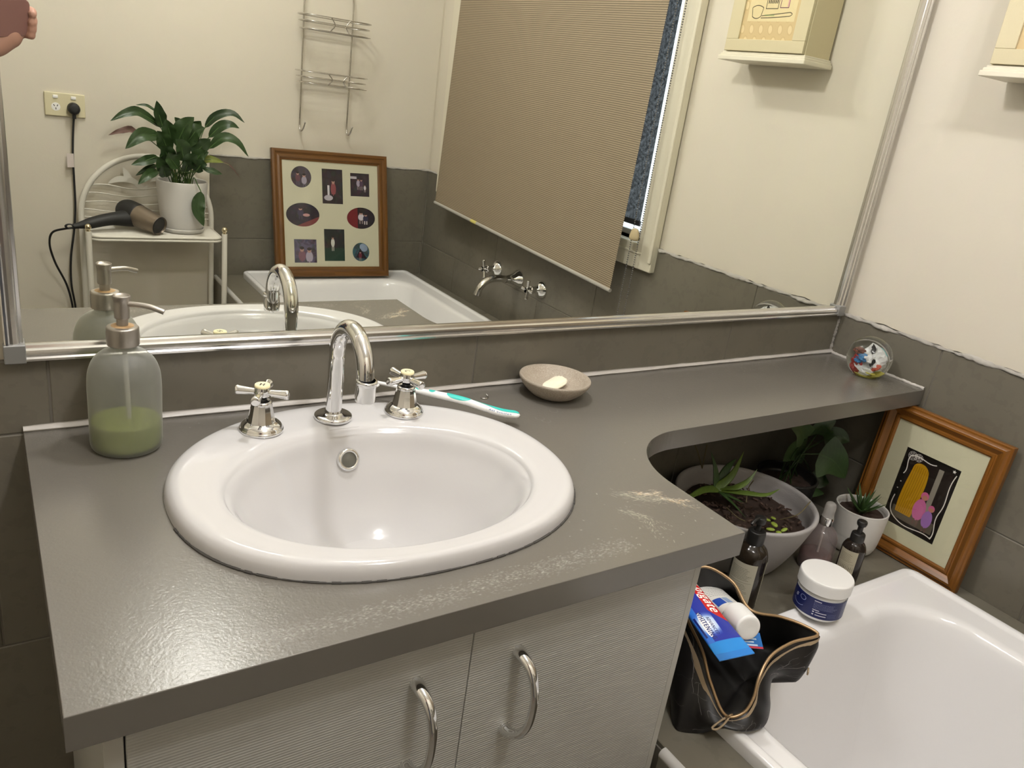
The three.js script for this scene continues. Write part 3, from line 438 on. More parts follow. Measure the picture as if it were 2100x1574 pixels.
// ---------------------------------------------------------------- picture frames
function mould(o, w, h, prof, m, label) {            // four mitred rails around (0, h / 2), facing +z
  const face = prof.length - 1;
  for (const [L, S, turn] of [[w, h, 0], [h, w, 1], [w, h, 2], [h, w, 3]]) {
    const g = grid(1, face, (u, v) => { const [a, z] = prof[Math.round(v * face)]; return V((u - 0.5) * (L - 2 * a), -S / 2 + a, z); });
    const gg = g.toNonIndexed(); gg.computeVertexNormals(); const c = toCreasedNormals(gg, 0.5), P = c.attributes.position, uv = c.attributes.uv; for (let i = 0; i < P.count; i++) uv.setXY(i, P.getX(i) * 1.6 + turn * 0.31, P.getY(i) * 9);
    part('rail', c.rotateZ(turn * Math.PI / 2).translate(0, h / 2, 0), m, o);
  }
}
{
  const w = 0.257, h = 0.3145, o = thing('picture_frame', 'honey-coloured wooden frame with a cream mount and dark photo, leaning under the shelf', 'picture frame', V(1.5265, HOB + 0.0005, 0.3085), -Math.PI / 2);
  o.rotation.order = 'YXZ'; o.rotation.x = -0.062;
  mould(o, w, h, [[0, -0.001], [0, 0.011], [0.0015, 0.0135], [0.005, 0.0135], [0.0065, 0.0155], [0.010, 0.0175], [0.014, 0.0172], [0.0195, 0.013], [0.0245, 0.0095], [0.0265, 0.0098], [0.0275, 0.0112], [0.0315, 0.0112], [0.0325, 0.009], [0.0345, 0.008], [0.0345, -0.001]], M.woodOrange);
  part('backing', box(-w / 2 + 0.004, w / 2 - 0.004, 0.004, h - 0.004, -0.003, 0.001), M.black, o);
  const pw = 0.115, ph = 0.165, px = -0.003, py = 0.148;
  const s = new THREE.Shape([[-w / 2 + 0.03, 0.03], [w / 2 - 0.03, 0.03], [w / 2 - 0.03, h - 0.03], [-w / 2 + 0.03, h - 0.03]].map(p => new THREE.Vector2(...p))); s.holes.push(new THREE.Path([[px - pw / 2, py - ph / 2], [px - pw / 2, py + ph / 2], [px + pw / 2, py + ph / 2], [px + pw / 2, py - ph / 2]].map(p => new THREE.Vector2(...p))));
  part('mount', new THREE.ExtrudeGeometry(s, { depth: 0.002, bevelEnabled: false }).translate(0, 0, 0.0042), M.mat, o, 'cream card mount');
  const pic = canvasTex(512, 736, (c, W2, H2) => {
    c.fillStyle = '#17120f'; c.fillRect(0, 0, W2, H2);
    c.fillStyle = '#241c18'; c.fillRect(60, 60, 400, 610); c.fillStyle = '#8f897c'; c.fillRect(330, 70, 46, 430); c.fillStyle = '#5f5749'; c.fillRect(60, 560, 400, 110);
    c.fillStyle = '#b98a12'; c.beginPath(); c.moveTo(110, 150); c.bezierCurveTo(120, 70, 250, 80, 262, 170); c.bezierCurveTo(290, 330, 250, 520, 240, 610); c.lineTo(90, 610); c.bezierCurveTo(70, 430, 96, 300, 110, 150); c.fill();
    c.strokeStyle = 'rgba(120,84,8,.55)'; c.lineWidth = 5; for (let i = 0; i < 7; i++) { c.beginPath(); c.moveTo(126 + i * 20, 130); c.bezierCurveTo(118 + i * 22, 300, 110 + i * 20, 460, 104 + i * 19, 604); c.stroke(); }
    for (const [x, y, sc, b] of [[300, 360, 1, '#c46a9a'], [392, 440, 0.8, '#9a6fb0']]) { c.fillStyle = b; c.beginPath(); c.ellipse(x - 8, y + 140 * sc, 58 * sc, 105 * sc, 0, 0, 7); c.fill(); c.fillStyle = '#c9628f'; c.beginPath(); c.ellipse(x, y, 36 * sc, 40 * sc, 0, 0, 7); c.fill(); c.fillStyle = '#b98068'; c.beginPath(); c.ellipse(x + 4, y + 14 * sc, 24 * sc, 24 * sc, 0, 0, 7); c.fill(); c.fillStyle = '#6b5148'; c.fillRect(x - 34 * sc, y + 235 * sc, 20 * sc, 60 * sc); c.fillRect(x + 2, y + 235 * sc, 20 * sc, 60 * sc); }
    c.strokeStyle = '#e8e4da'; c.lineWidth = 9; c.beginPath(); c.moveTo(44, 250); c.bezierCurveTo(84, 190, 20, 120, 60, 60); c.bezierCurveTo(150, 20, 220, 92, 300, 52); c.stroke(); c.beginPath(); c.moveTo(486, 60); c.bezierCurveTo(440, 220, 500, 300, 466, 430); c.bezierCurveTo(430, 560, 500, 600, 470, 700); c.bezierCurveTo(360, 660, 260, 740, 140, 690); c.bezierCurveTo(60, 660, 16, 620, 40, 470); c.stroke();
    c.lineWidth = 3; for (const [x, y, r] of [[70, 62, 40], [128, 58, 36]]) { for (let k = 0; k < 8; k++) { c.beginPath(); c.moveTo(x, y); c.lineTo(x + r * Math.cos(k * 0.785), y + r * Math.sin(k * 0.785)); c.stroke(); } c.beginPath(); c.arc(x, y, r * 0.7, 0, 7); c.stroke(); c.beginPath(); c.arc(x, y, r, 0, 7); c.stroke(); }
    c.fillStyle = '#f2efe6'; c.beginPath(); for (let k = 0; k < 10; k++) { const r = k % 2 ? 8 : 20, a = k * Math.PI / 5 - Math.PI / 2; c.lineTo(456 + r * Math.cos(a), 36 + r * Math.sin(a)); } c.fill();
    for (const [x, y] of [[48, 330], [40, 400], [470, 690], [60, 640]]) { c.beginPath(); c.arc(x, y, 6, 0, 7); c.fill(); }
  });
  part('photo', new THREE.PlaneGeometry(pw, ph).translate(px, py, 0.0036), mat(lin(1, 1, 1), 0.35, { map: pic }), o, 'dark photo with white swirls, a yellow drape and two children in pink');
  part('pane', box(-w / 2 + 0.031, w / 2 - 0.031, 0.031, h - 0.031, 0.0066, 0.0074), mat(lin(0.99, 0.99, 0.99), 0.02, { transmission: 1, ior: 1.35 }), o);
}

// ---------------------------------------------------------------- plants
function blade(pts, w, o = {}) {                      // pts: Vector3 list base..tip, w: half width, o.cup, o.round, o.face
  const C = new THREE.CatmullRomCurve3(pts, false, 'centripetal'), face = o.face || V(0, 0.5, -1), shape = o.shape || (t => Math.pow(Math.sin(Math.PI * Math.pow(clamp(t, 0, 1), 0.75)), 0.8));
  return grid(6, 14, (u, v) => { const p = C.getPoint(v), T = C.getTangent(v), S = T.clone().cross(face).normalize(), N = S.clone().cross(T).normalize(), k = (u - 0.5) * 2, ww = w * Math.max(0.012, shape(v)); return p.addScaledVector(S, k * ww * 1).addScaledVector(N, (o.cup ?? 0.25) * ww * Math.abs(k) + (o.wave ?? 0) * ww * Math.sin(v * 17) * k * k); });
}
function fatBlade(pts, w, o = {}) {                    // thick fleshy leaf
  const C = new THREE.CatmullRomCurve3(pts, false, 'centripetal'), face = o.face || V(0, 1, 0.4);
  return grid(8, 14, (u, v) => { const p = C.getPoint(v), T = C.getTangent(v), S = T.clone().cross(face).normalize(), N = S.clone().cross(T).normalize(), a = u * Math.PI * 2, ww = w * (1 - Math.pow(v, 1.6)) + 0.0002; return p.addScaledVector(S, Math.cos(a) * ww).addScaledVector(N, Math.sin(a) * ww * 0.4 + 0.35 * ww * Math.cos(a) ** 2); }, true);
}
function soilTop(r, y, amp, s) { return grid(36, 10, (u, v) => { const a = u * Math.PI * 2, q = r * v, x = q * Math.cos(a), z = q * Math.sin(a); return V(x, y + amp * (vnoise(x * 180 + 40, z * 180 + 40, 256, s) - 0.5 + 0.7 * (vnoise(x * 500 + 90, z * 500 + 90, 256, s + 1) - 0.5)), z); }, true).scale(1, 1, -1).scale(1, 1, -1); }
M.soil.side = THREE.DoubleSide;
{ // wide grey bowl planter
  const c = V(1.176, HOB, 0.160), o = thing('bowl_planter', 'wide grey bowl planter with spiky succulents on the tiled ledge', 'planter', c), L = (u, v, y) => at(u, v, 'y', y).sub(c);
  part('pot', lathe(smoothProfile([[0, 0.001], [0.07, 0.0005], [0.082, 0.004], [0.098, 0.028], [0.118, 0.072], [0.134, 0.118], [0.1375, 0.129], [0.1355, 0.1318], [0.1295, 0.1300], [0.1255, 0.118], [0.115, 0.085], [0, 0.083]], 70), 72), mat(lin(0.42, 0.40, 0.39), 0.65, { bumpMap: bumpFine, bumpScale: 0.0003 }), o, 'grey concrete-look bowl');
  part('soil', soilTop(0.1185, 0.094, 0.016, 3), M.soil, o);
  const chips = []; for (let i = 0; i < 150; i++) { const a = rnd() * 6.28, q = 0.112 * Math.sqrt(rnd()); chips.push(new THREE.BoxGeometry(rr(0.004, 0.012), 0.0025, rr(0.002, 0.004)).rotateY(rnd() * 3).rotateZ(rr(-0.5, 0.5)).translate(q * Math.cos(a), 0.099 + rr(0, 0.004), q * Math.sin(a))); }
  const bark = part('bark_chips', chips, mat(lin(0.10, 0.06, 0.045), 0.9), o); bark.userData.kind = 'stuff';
  const root = L(1470, 1000, -0.215);
  for (const [pts, w, k] of [[[[1470, 1002, -0.215], [1500, 975, -0.19], [1526, 925, -0.15]], 0.0095, 0], [[[1468, 1000, -0.215], [1466, 960, -0.18], [1458, 925, -0.15]], 0.0085, 1], [[[1478, 1002, -0.215], [1510, 1000, -0.20], [1535, 985, -0.185], [1553, 962, -0.165]], 0.0085, 0], [[[1482, 1006, -0.217], [1530, 1012, -0.205], [1570, 1015, -0.20], [1600, 1002, -0.19]], 0.0085, 0], [[[1470, 1004, -0.217], [1445, 1005, -0.21], [1420, 1016, -0.205], [1390, 1035, -0.2]], 0.0095, 0], [[[1474, 1008, -0.218], [1500, 1030, -0.215], [1530, 1062, -0.212]], 0.005, 1], [[[1472, 998, -0.215], [1490, 962, -0.185], [1510, 940, -0.165]], 0.011, 1], [[[1478, 1010, -0.22], [1505, 1022, -0.215], [1525, 1030, -0.212]], 0.006, 1]])
    part('leaf', fatBlade(pts.map(p => L(...p)), w), M.leafAloe[k], o);
  const stemM = mat(lin(0.16, 0.13, 0.06), 0.7);
  for (const pts of [[[1600, 1065, -0.235], [1635, 1055, -0.21], [1662, 1028, -0.2]], [[1530, 1030, -0.24], [1535, 1000, -0.22], [1545, 985, -0.20]], [[1440, 960, -0.2], [1432, 930, -0.17], [1425, 912, -0.15]], [[1440, 960, -0.2], [1445, 935, -0.17], [1450, 912, -0.14]], [[1490, 1040, -0.23], [1515, 1062, -0.22], [1528, 1068, -0.22]]]) part('stem', tube(pts.map(p => L(...p)), 0.0011, 16, 6), stemM, o);
  for (const [u, v, r, ang] of [[1575, 1066, 0.008, 0.3], [1588, 1075, 0.009, 1.2], [1580, 1085, 0.008, 2.2], [1597, 1092, 0.009, 0.8], [1608, 1086, 0.007, 2.8], [1573, 1097, 0.008, 1.8], [1590, 1102, 0.007, 0.1], [1586, 1062, 0.006, 1.5]]) { const p = L(u, v, -0.232), g = new THREE.SphereGeometry(r, 14, 10).scale(1, 0.35, 0.62).rotateZ(rr(-0.6, 0.6)).rotateY(ang).translate(p.x, p.y, p.z); part('leaf', g, M.leafLime, o, 'pale green fleshy leaf'); }
}
{ // small white pot with a succulent
  const c = V(1.4585, HOB, 0.238), o = thing('succulent_pot', 'small ribbed white pot with a spiky succulent beside the wooden frame', 'plant pot', c);
  const ribs = dataTex(64, (u, v) => 0.5 + 0.5 * Math.sin(v * Math.PI * 2 * 26), false);
  part('pot', lathe(smoothProfile([[0, 0.001], [0.032, 0.0005], [0.040, 0.004], [0.046, 0.016], [0.050, 0.045], [0.0525, 0.096], [0.0522, 0.099], [0.0500, 0.0992], [0.0485, 0.094], [0.047, 0.078], [0, 0.076]], 60), 56), mat(lin(0.70, 0.68, 0.64), 0.5, { bumpMap: ribs, bumpScale: 0.0006 }), o);
  part('soil', soilTop(0.047, 0.083, 0.006, 9), M.soil, o);
  for (let k = 0; k < 17; k++) { const a = k * 2.4, el = 0.45 + 0.9 * (k / 17), len = 0.042 + 0.02 * rnd(), d = V(Math.cos(a) * Math.cos(el), Math.sin(el), Math.sin(a) * Math.cos(el)), b = V(0, 0.084, 0); part('leaf', fatBlade([b, b.clone().addScaledVector(d, len * 0.5), b.clone().addScaledVector(d, len).add(V(0, 0.004, 0))], 0.0065, { face: V(-Math.cos(a), 1, -Math.sin(a)) }), M.leafAloe[1], o); }
}
{ // dark leafy plant in the corner
  const c = V(1.372, HOB, 0.105), o = thing('leafy_plant', 'dark broad-leaved plant in a black pot in the corner under the shelf', 'plant', c), L = (u, v, axis, val) => at(u, v, axis, val).sub(c);
  part('pot', lathe(smoothProfile([[0, 0.001], [0.045, 0.0005], [0.05, 0.004], [0.062, 0.11], [0.064, 0.122], [0.060, 0.123], [0.057, 0.10], [0, 0.098]], 40), 48), M.black, o);
  part('soil', soilTop(0.056, 0.102, 0.006, 14), M.soil, o);
  for (const [b, m, t, w] of [[[1680, 930], [1710, 945], [1733, 980], 0.048], [[1650, 920], [1625, 925], [1605, 945], 0.030], [[1690, 900], [1720, 895], [1742, 905], 0.030], [[1650, 900], [1640, 880], [1620, 872], 0.026], [[1665, 970], [1685, 985], [1700, 990], 0.028], [[1675, 890], [1690, 872], [1715, 862], 0.028], [[1640, 990], [1660, 1005], [1690, 1012], 0.022]]) { const z = rr(0.10, 0.17), g = blade([L(...b, 'z', z - 0.02), L(...m, 'z', z), L(...t, 'z', z + 0.015)], w, { face: V(-0.6, 0.3, 1), shape: q => Math.pow(1 - q, 0.75) * Math.pow(Math.min(1, q * 5 + 0.25), 0.6) * 1.15 }); part('leaf', g, M.leaf[1], o); part('stem', tube([V(rr(-0.02, 0.02), 0.1, rr(-0.02, 0.02)), V(rr(-0.02, 0.02), 0.16, rr(-0.01, 0.02)), L(...b, 'z', z - 0.02)], 0.0016, 14, 6), M.leaf[0], o); }
}

// ---------------------------------------------------------------- bottles, jar, pouch on the bath ledge
function smallPrint(c, x, y, w, lines, gap, col, size) { c.fillStyle = col; for (let k = 0; k < lines; k++) { let p = x; const e = x + w * rr(0.72, 1); while (p < e) { const l = rr(0.6, 2.2) * size; c.fillRect(p, y + k * gap, Math.min(l, e - p), size * 0.42); p += l + size * 0.45; } } }
const paperLabel = (seedLines) => canvasTex(256, 320, (c, w, h) => { c.fillStyle = '#b9b4a0'; c.fillRect(0, 0, w, h); smallPrint(c, 22, 40, 200, 9, 11, 'rgba(60,56,48,.75)', 7); smallPrint(c, 22, 165, 200, 11, 11, 'rgba(60,56,48,.7)', 7); c.strokeStyle = 'rgba(60,56,48,.6)'; c.lineWidth = 2; c.beginPath(); c.moveTo(22, 150); c.lineTo(234, 150); c.stroke(); });
function arcSheet(r, a0, a1, y0, y1) { return grid(20, 1, (u, v) => { const a = a0 + (a1 - a0) * u; return V(r * Math.cos(a), y0 + (y1 - y0) * v, r * Math.sin(a)); }); }
{
  const o = thing('pump_bottle', 'large black pump bottle with a printed cream label against the bowl planter', 'bottle', V(1.060, HOB + 0.0003, 0.283)), dark = mat(lin(0.020, 0.014, 0.009), 0.12);
  part('body', lathe(smoothProfile([[0, 0.001], [0.024, 0.0004], [0.0285, 0.003], [0.0295, 0.012], [0.0295, 0.06], [0.0295, 0.095], [0.0285, 0.108], [0.024, 0.119], [0.0155, 0.1265], [0.0125, 0.130]], 60), 48), dark, o);
  part('label', arcSheet(0.0298, 3.6, 1.95, 0.018, 0.098), mat(lin(0.95, 0.95, 0.95), 0.6, { map: paperLabel(1), side: THREE.DoubleSide }), o, 'cream label with small print');
  part('label', arcSheet(0.0298, 1.25, 0.5, 0.012, 0.100), mat(lin(0.95, 0.95, 0.95), 0.6, { map: paperLabel(2), side: THREE.DoubleSide }), o, 'cream label with small print');
  part('collar', lathe(smoothProfile([[0.0145, 0.126], [0.0152, 0.129], [0.0152, 0.150], [0.0140, 0.152], [0.006, 0.1525]], 24), 40), M.black, o);
  part('pump_head', [lathe(smoothProfile([[0.005, 0.15], [0.0052, 0.164], [0.0092, 0.1665], [0.0096, 0.175], [0.0088, 0.178], [0, 0.1785]], 24), 30), tube([V(0, 0.1745, 0), V(-0.014, 0.179, 0.003), V(-0.026, 0.178, 0.006), V(-0.032, 0.174, 0.0075)], 0.0026, 20, 10)], M.black, o);
}
{
  const o = thing('lotion_bottle', 'slim black bottle with a cream label near the wooden frame', 'bottle', V(1.3365, HOB + 0.0003, 0.311)), dark = mat(lin(0.018, 0.012, 0.009), 0.12);
  part('body', lathe(smoothProfile([[0, 0.001], [0.018, 0.0004], [0.0215, 0.003], [0.0222, 0.01], [0.0222, 0.062], [0.0215, 0.073], [0.0175, 0.0825], [0.0125, 0.087]], 40), 44), dark, o);
  part('label', arcSheet(0.0225, 3.75, 2.15, 0.012, 0.072), mat(lin(0.9, 0.87, 0.82), 0.6, { map: paperLabel(3), side: THREE.DoubleSide }), o, 'cream label with small print');
  part('label', arcSheet(0.0225, 1.2, 0.45, 0.006, 0.068), mat(lin(0.95, 0.95, 0.95), 0.6, { map: paperLabel(4), side: THREE.DoubleSide }), o, 'cream label with small print');
  part('collar', lathe(smoothProfile([[0.0120, 0.084], [0.0128, 0.087], [0.0126, 0.102], [0.0115, 0.104], [0.0058, 0.105]], 20), 36), M.black, o);
  part('pump_stem', lathe(smoothProfile([[0.0055, 0.104], [0.0055, 0.118], [0.0085, 0.121], [0.0088, 0.130], [0, 0.131]], 18), 26), M.black, o);
}
{
  const o = thing('spray_bottle', 'clear spray bottle with a silver collar behind the slim black bottle', 'bottle', V(1.309, HOB + 0.0003, 0.256));
  part('body', lathe(smoothProfile([[0, 0.001], [0.026, 0.0004], [0.0305, 0.003], [0.0312, 0.01], [0.0312, 0.062], [0.0295, 0.076], [0.022, 0.089], [0.0125, 0.0965], [0.0110, 0.099]], 44), 48), mat(lin(0.78, 0.70, 0.70), 0.06, { transmission: 0.86, ior: 1.45 }), o);
  part('liquid', lathe(smoothProfile([[0, 0.003], [0.026, 0.003], [0.0290, 0.006], [0.0290, 0.034], [0, 0.0345]], 20), 40), mat(lin(0.16, 0.10, 0.09), 0.2), o);
  part('dip_tube', rod(V(0.002, 0.008, 0.001), V(0, 0.1, 0), 0.0022), mat(lin(0.6, 0.6, 0.55), 0.4), o);
  part('collar', lathe(smoothProfile([[0.0112, 0.097], [0.0122, 0.0985], [0.0122, 0.1145], [0.0112, 0.1155], [0.004, 0.1158]], 16), 36), M.chrome, o, 'silver collar');
  part('cap', lathe(smoothProfile([[0.0122, 0.1156], [0.0108, 0.121], [0.0106, 0.136], [0.0092, 0.143], [0.005, 0.1458], [0, 0.1462]], 20), 36), mat(lin(0.86, 0.84, 0.82), 0.15, { transmission: 0.7, ior: 1.45 }), o, 'clear plastic cap');
}
{
  const o = thing('cream_jar', 'white screw-lid jar with a dark blue label on the bath corner', 'jar', V(1.152, RIM + 0.0012, 0.3765));
  part('body', lathe(smoothProfile([[0, 0.001], [0.030, 0.0003], [0.036, 0.002], [0.0405, 0.008], [0.0415, 0.014], [0.0415, 0.046], [0.0395, 0.0515], [0.038, 0.053]], 40), 64), M.whitePlastic, o);
  const lab = canvasTex(1024, 256, (c, w, h) => {
    c.fillStyle = '#101c56'; c.fillRect(0, 0, w, h); c.fillStyle = '#d9d9e0'; c.font = 'bold 26px sans-serif'; c.fillRect(560, 26, 62, 10); smallPrint(c, 560, 50, 230, 6, 15, 'rgba(205,208,225,.75)', 7); c.fillStyle = '#d9d9e0'; c.fillRect(560, 146, 60, 10);
    for (const y of [178, 214]) { c.beginPath(); c.arc(572, y, 9, 0, 7); c.fill(); c.fillRect(592, y - 5, 96, 10); } smallPrint(c, 700, 175, 90, 4, 15, 'rgba(180,186,215,.6)', 6); smallPrint(c, 830, 26, 84, 15, 14, 'rgba(205,208,225,.75)', 8);
    c.strokeStyle = '#aab4d8'; c.lineWidth = 5; c.beginPath(); c.arc(450, 70, 30, 0, 7); c.stroke(); c.fillStyle = '#c9cce0'; c.font = 'bold italic 60px serif'; c.fillText('S', 350, 110); c.beginPath(); c.moveTo(340, 150); c.bezierCurveTo(380, 210, 440, 200, 470, 170); c.stroke();
  });
  part('label', grid(60, 1, (u, v) => { const a = 5.3 - u * 4.6; return V(0.0426 * Math.cos(a), 0.010 + 0.036 * v, 0.0426 * Math.sin(a)); }), mat(lin(1, 1, 1), 0.35, { map: lab, side: THREE.DoubleSide }), o, 'dark blue label with white print');
  part('lid', lathe(smoothProfile([[0.0425, 0.0535], [0.0448, 0.0545], [0.0450, 0.058], [0.0450, 0.074], [0.0438, 0.0768], [0.041, 0.0772], [0, 0.0776]], 40), 64), M.whitePlastic, o);
}
one('pumice', (() => { const g = new THREE.IcosahedronGeometry(0.0105, 3), P = g.attributes.position; for (let i = 0; i < P.count; i++) { const p = V().fromBufferAttribute(P, i), k = 1 + 0.18 * (vnoise(p.x * 300 + 50, p.y * 300 + p.z * 200 + 50, 256, 6) - 0.5); P.setXYZ(i, p.x * k, p.y * k * 1.2, p.z * k); } g.computeVertexNormals(); return mergeVertices(g); })(), mat(lin(0.42, 0.25, 0.22), 0.8), 'small pink pumice stone between the jar and the slim black bottle', 'pumice', V(1.292, HOB + 0.0118, 0.331));

{ // open toiletry pouch on the corner of the bath
  const base = V(0.80, HOB, 0.46), o = thing('toiletry_pouch', 'open black marbled toiletry pouch with a gold zip on the bath corner', 'pouch', base), L = p => at(p[0], p[1], 'y', p[2]).sub(base);
  const rim = [[1490, 1468, -0.312], [1458, 1400, -0.280], [1441, 1335, -0.250], [1414, 1278, -0.236], [1392, 1225, -0.222], [1440, 1163, -0.195], [1500, 1192, -0.200], [1540, 1252, -0.213], [1600, 1266, -0.220], [1645, 1282, -0.224], [1676, 1301, -0.228], [1622, 1318, -0.234], [1580, 1345, -0.245], [1556, 1390, -0.264], [1545, 1430, -0.287], [1524, 1461, -0.306]].map(L);
  const low = [[1490, 1492, -0.3245], [1430, 1503, -0.3475], [1386, 1494, -0.3475], [1378, 1420, -0.3465], [1410, 1350, -0.3465], [1455, 1300, -0.3275], [1510, 1290, -0.3245], [1560, 1320, -0.3235], [1605, 1340, -0.318], [1640, 1362, -0.300], [1660, 1352, -0.268], [1632, 1398, -0.285], [1588, 1389, -0.287], [1577, 1415, -0.300], [1580, 1450, -0.318], [1562, 1493, -0.326]].map(L);
  const N = 96, A = smoothPts(rim, N, true), B = smoothPts(low, N, true), cen = V(); B.forEach(p => cen.addScaledVector(p, 1 / B.length));
  const veins = canvasTex(1024, 256, (c, w, h) => { c.fillStyle = '#0d0a0b'; c.fillRect(0, 0, w, h); for (let i = 0; i < 70; i++) { c.strokeStyle = `rgba(205,198,196,${rr(0.2, 0.75)})`; c.lineWidth = rr(0.7, 1.8); let x = rnd() * w, y = rnd() * h, a = rnd() * 6; c.beginPath(); c.moveTo(x, y); for (let k = 0; k < 9; k++) { a += rr(-0.7, 0.7); x += Math.cos(a) * 9; y += Math.sin(a) * 9; c.lineTo(x, y); } c.stroke(); } });
  const fab = mat(lin(1, 1, 1), 0.42, { map: veins, side: THREE.DoubleSide }), lining = mat(lin(0.012, 0.011, 0.010), 0.5, { side: THREE.DoubleSide });
  part('outside', grid(N, 10, (u, v) => { const i = Math.round(u * N) % N, p = A[i].clone().lerp(B[i], v), d = p.clone().sub(cen).setY(0).normalize(), bulge = 0.011 * Math.sin(Math.PI * v) + 0.004 * Math.sin(Math.PI * v) * Math.sin(u * 47); return p.addScaledVector(d, bulge); }, true), fab, o, 'black marbled fabric');
  part('base', grid(N, 4, (u, v) => B[Math.round(u * N) % N].clone().lerp(cen.clone().setY(0.0250), v), true), lining, o);
  part('lining', grid(N, 10, (u, v) => { const i = Math.round(u * N) % N, q = B[i].clone().lerp(cen, 0.22 + 0.75 * Math.max(0, v - 0.75) * 4 * 0.98).add(V(0, 0.012, 0)); q.y = Math.max(q.y, 0.029); const p = A[i].clone().lerp(q, Math.min(1, v * 1.25)); return v > 0.8 ? p.lerp(cen.clone().setY(0.030), (v - 0.8) * 5) : p; }, true), lining, o, 'black lining');
  const off = (k, dy) => A.slice(0, N).map((p) => { const d = p.clone().sub(cen).setY(0).normalize(); return p.clone().addScaledVector(d, k).add(V(0, dy, 0)); });
  const gold = mat(lin(0.40, 0.27, 0.15), 0.35, { metalness: 0.7 }), tape = mat(lin(0.36, 0.27, 0.17), 0.7);
  part('zip_teeth', tube(off(0.0008, 0.001), 0.0024, 240, 8, true), gold, o, 'gold zip teeth');
  part('zip_tape', grid(N, 1, (u, v) => { const i = Math.round(u * N) % N, d = A[i].clone().sub(cen).setY(0).normalize(); return A[i].clone().lerp(B[i], 0.07 + 0.12 * v).addScaledVector(d, 0.0055); }, true), mat(tape.color, 0.7, { side: THREE.DoubleSide }), o, 'tan zip tape');
  const a = L([1491, 1466, -0.306]), b = L([1462, 1492, -0.322]);
  const z = part('zip_slider', new THREE.TorusGeometry(0.0048, 0.0012, 8, 20).rotateX(0.6).translate(a.x, a.y + 0.002, a.z + 0.003), gold, o);
  part('pull_tab', tube([a.clone().add(V(0, 0, 0.004)), a.clone().lerp(b, 0.5).add(V(0.002, 0.001, 0.006)), b.clone().add(V(0.003, 0, 0.004)), b.clone().add(V(-0.002, 0, 0)), a.clone().lerp(b, 0.5).add(V(-0.003, 0, 0)), a.clone().add(V(-0.002, 0, 0.002))], 0.0015, 40, 8), tape, z);
  part('side_tab', rbox(-0.006, 0.006, -0.003, 0.003, -0.0012, 0.0012, 0.001).rotateY(0.6).translate(...L([1657, 1376, -0.27]).toArray()), tape, o, 'tan fabric side tab');
}
function frameOf(a, b, up) { const y = b.clone().sub(a).normalize(), x = y.clone().cross(up).normalize(), z = x.clone().cross(y); return new THREE.Matrix4().makeBasis(x, y, z); }
{ // toothpaste tube: local y runs from the crimped end to the shoulder, x across, z = printed face
  const a = at(1504, 1337, 'y', -0.203), b = at(1424, 1234, 'y', -0.205), A = at(1474, 1355, 'y', -0.207), B = at(1533, 1318, 'y', -0.199), len = 0.15, o = thing('toothpaste_tube', 'red, white and blue toothpaste tube sticking out of the black pouch', 'toothpaste', a);
  const d = b.clone().sub(a).normalize(), x = B.clone().sub(A); x.addScaledVector(d, -x.dot(d)).normalize(); const z = x.clone().cross(d).normalize(); if (z.y < 0) z.negate();
  o.setRotationFromMatrix(new THREE.Matrix4().makeBasis(d.clone().cross(z), d, z));
  const w = 0.0262, h = v => 0.0008 + 0.0105 * Math.pow(clamp((v - 0.05) / 0.95, 0, 1), 0.6), wd = v => w * (1 - 0.18 * v);
  const g = grid(48, 24, (u, v) => { const t = u * Math.PI * 2, c = Math.cos(t), s = Math.sin(t); return V(wd(v) * c, v * len, h(v) * Math.sign(s) * Math.pow(Math.abs(s), 0.75)); }, true);
  const P = g.attributes.position, uv = g.attributes.uv; for (let i = 0; i < P.count; i++) uv.setXY(i, (P.getX(i) / w + 1) / 2, P.getY(i) / len);
  const art = canvasTex(512, 1400, (c, W2, H2) => {   // canvas x across the tube, y down = towards the crimp; text runs along
    c.fillStyle = '#1d2f9d'; c.fillRect(0, 0, W2, H2); c.fillStyle = '#1f86d8'; c.fillRect(0, H2 - 210, W2, 210); c.fillStyle = '#2f6fd0'; c.fillRect(0, 300, 110, H2 - 500);
    c.save(); c.translate(W2, 0); c.rotate(Math.PI / 2);  // now x runs down the tube, y runs from the right edge leftwards
    c.fillStyle = '#c21f1f'; c.beginPath(); c.moveTo(0, 0); c.lineTo(920, 0); c.quadraticCurveTo(760, 160, 640, 215); c.lineTo(0, 215); c.fill();
    c.fillStyle = '#f4f2ee'; c.font = 'italic bold 178px sans-serif'; c.textBaseline = 'middle'; c.fillText('Colgate', 40, 112);
    const gr = c.createRadialGradient(880, 330, 20, 880, 330, 240); gr.addColorStop(0, '#f3f6fb'); gr.addColorStop(0.5, '#b7cdf0'); gr.addColorStop(1, 'rgba(45,85,190,0)'); c.fillStyle = gr; c.fillRect(600, 215, 560, 260);
    c.fillStyle = '#f0f0f2'; c.beginPath(); c.ellipse(880, 385, 230, 42, 0.04, 0, 7); c.fill();
    c.fillStyle = '#1b2a6e'; c.font = 'bold 62px sans-serif'; c.fillText('ADVANCED', 760, 290); c.font = 'bold 88px sans-serif'; c.fillText('WHITENING', 640, 372); c.fillStyle = '#18246b'; c.fillRect(720, 452, 380, 26);
    c.restore();
  });
  part('body', g, mat(lin(1, 1, 1), 0.22, { map: art }), o);
  part('crimp', rbox(-w, w, -0.010, 0.002, -0.0009, 0.0009, 0.0006), mat(lin(0.02, 0.20, 0.62), 0.25), o, 'flat blue crimped end');
  part('cap', lathe(smoothProfile([[0, len + 0.022], [0.010, len + 0.022], [0.0115, len + 0.02], [0.0125, len + 0.001]], 12), 30), M.whitePlastic, o);
}
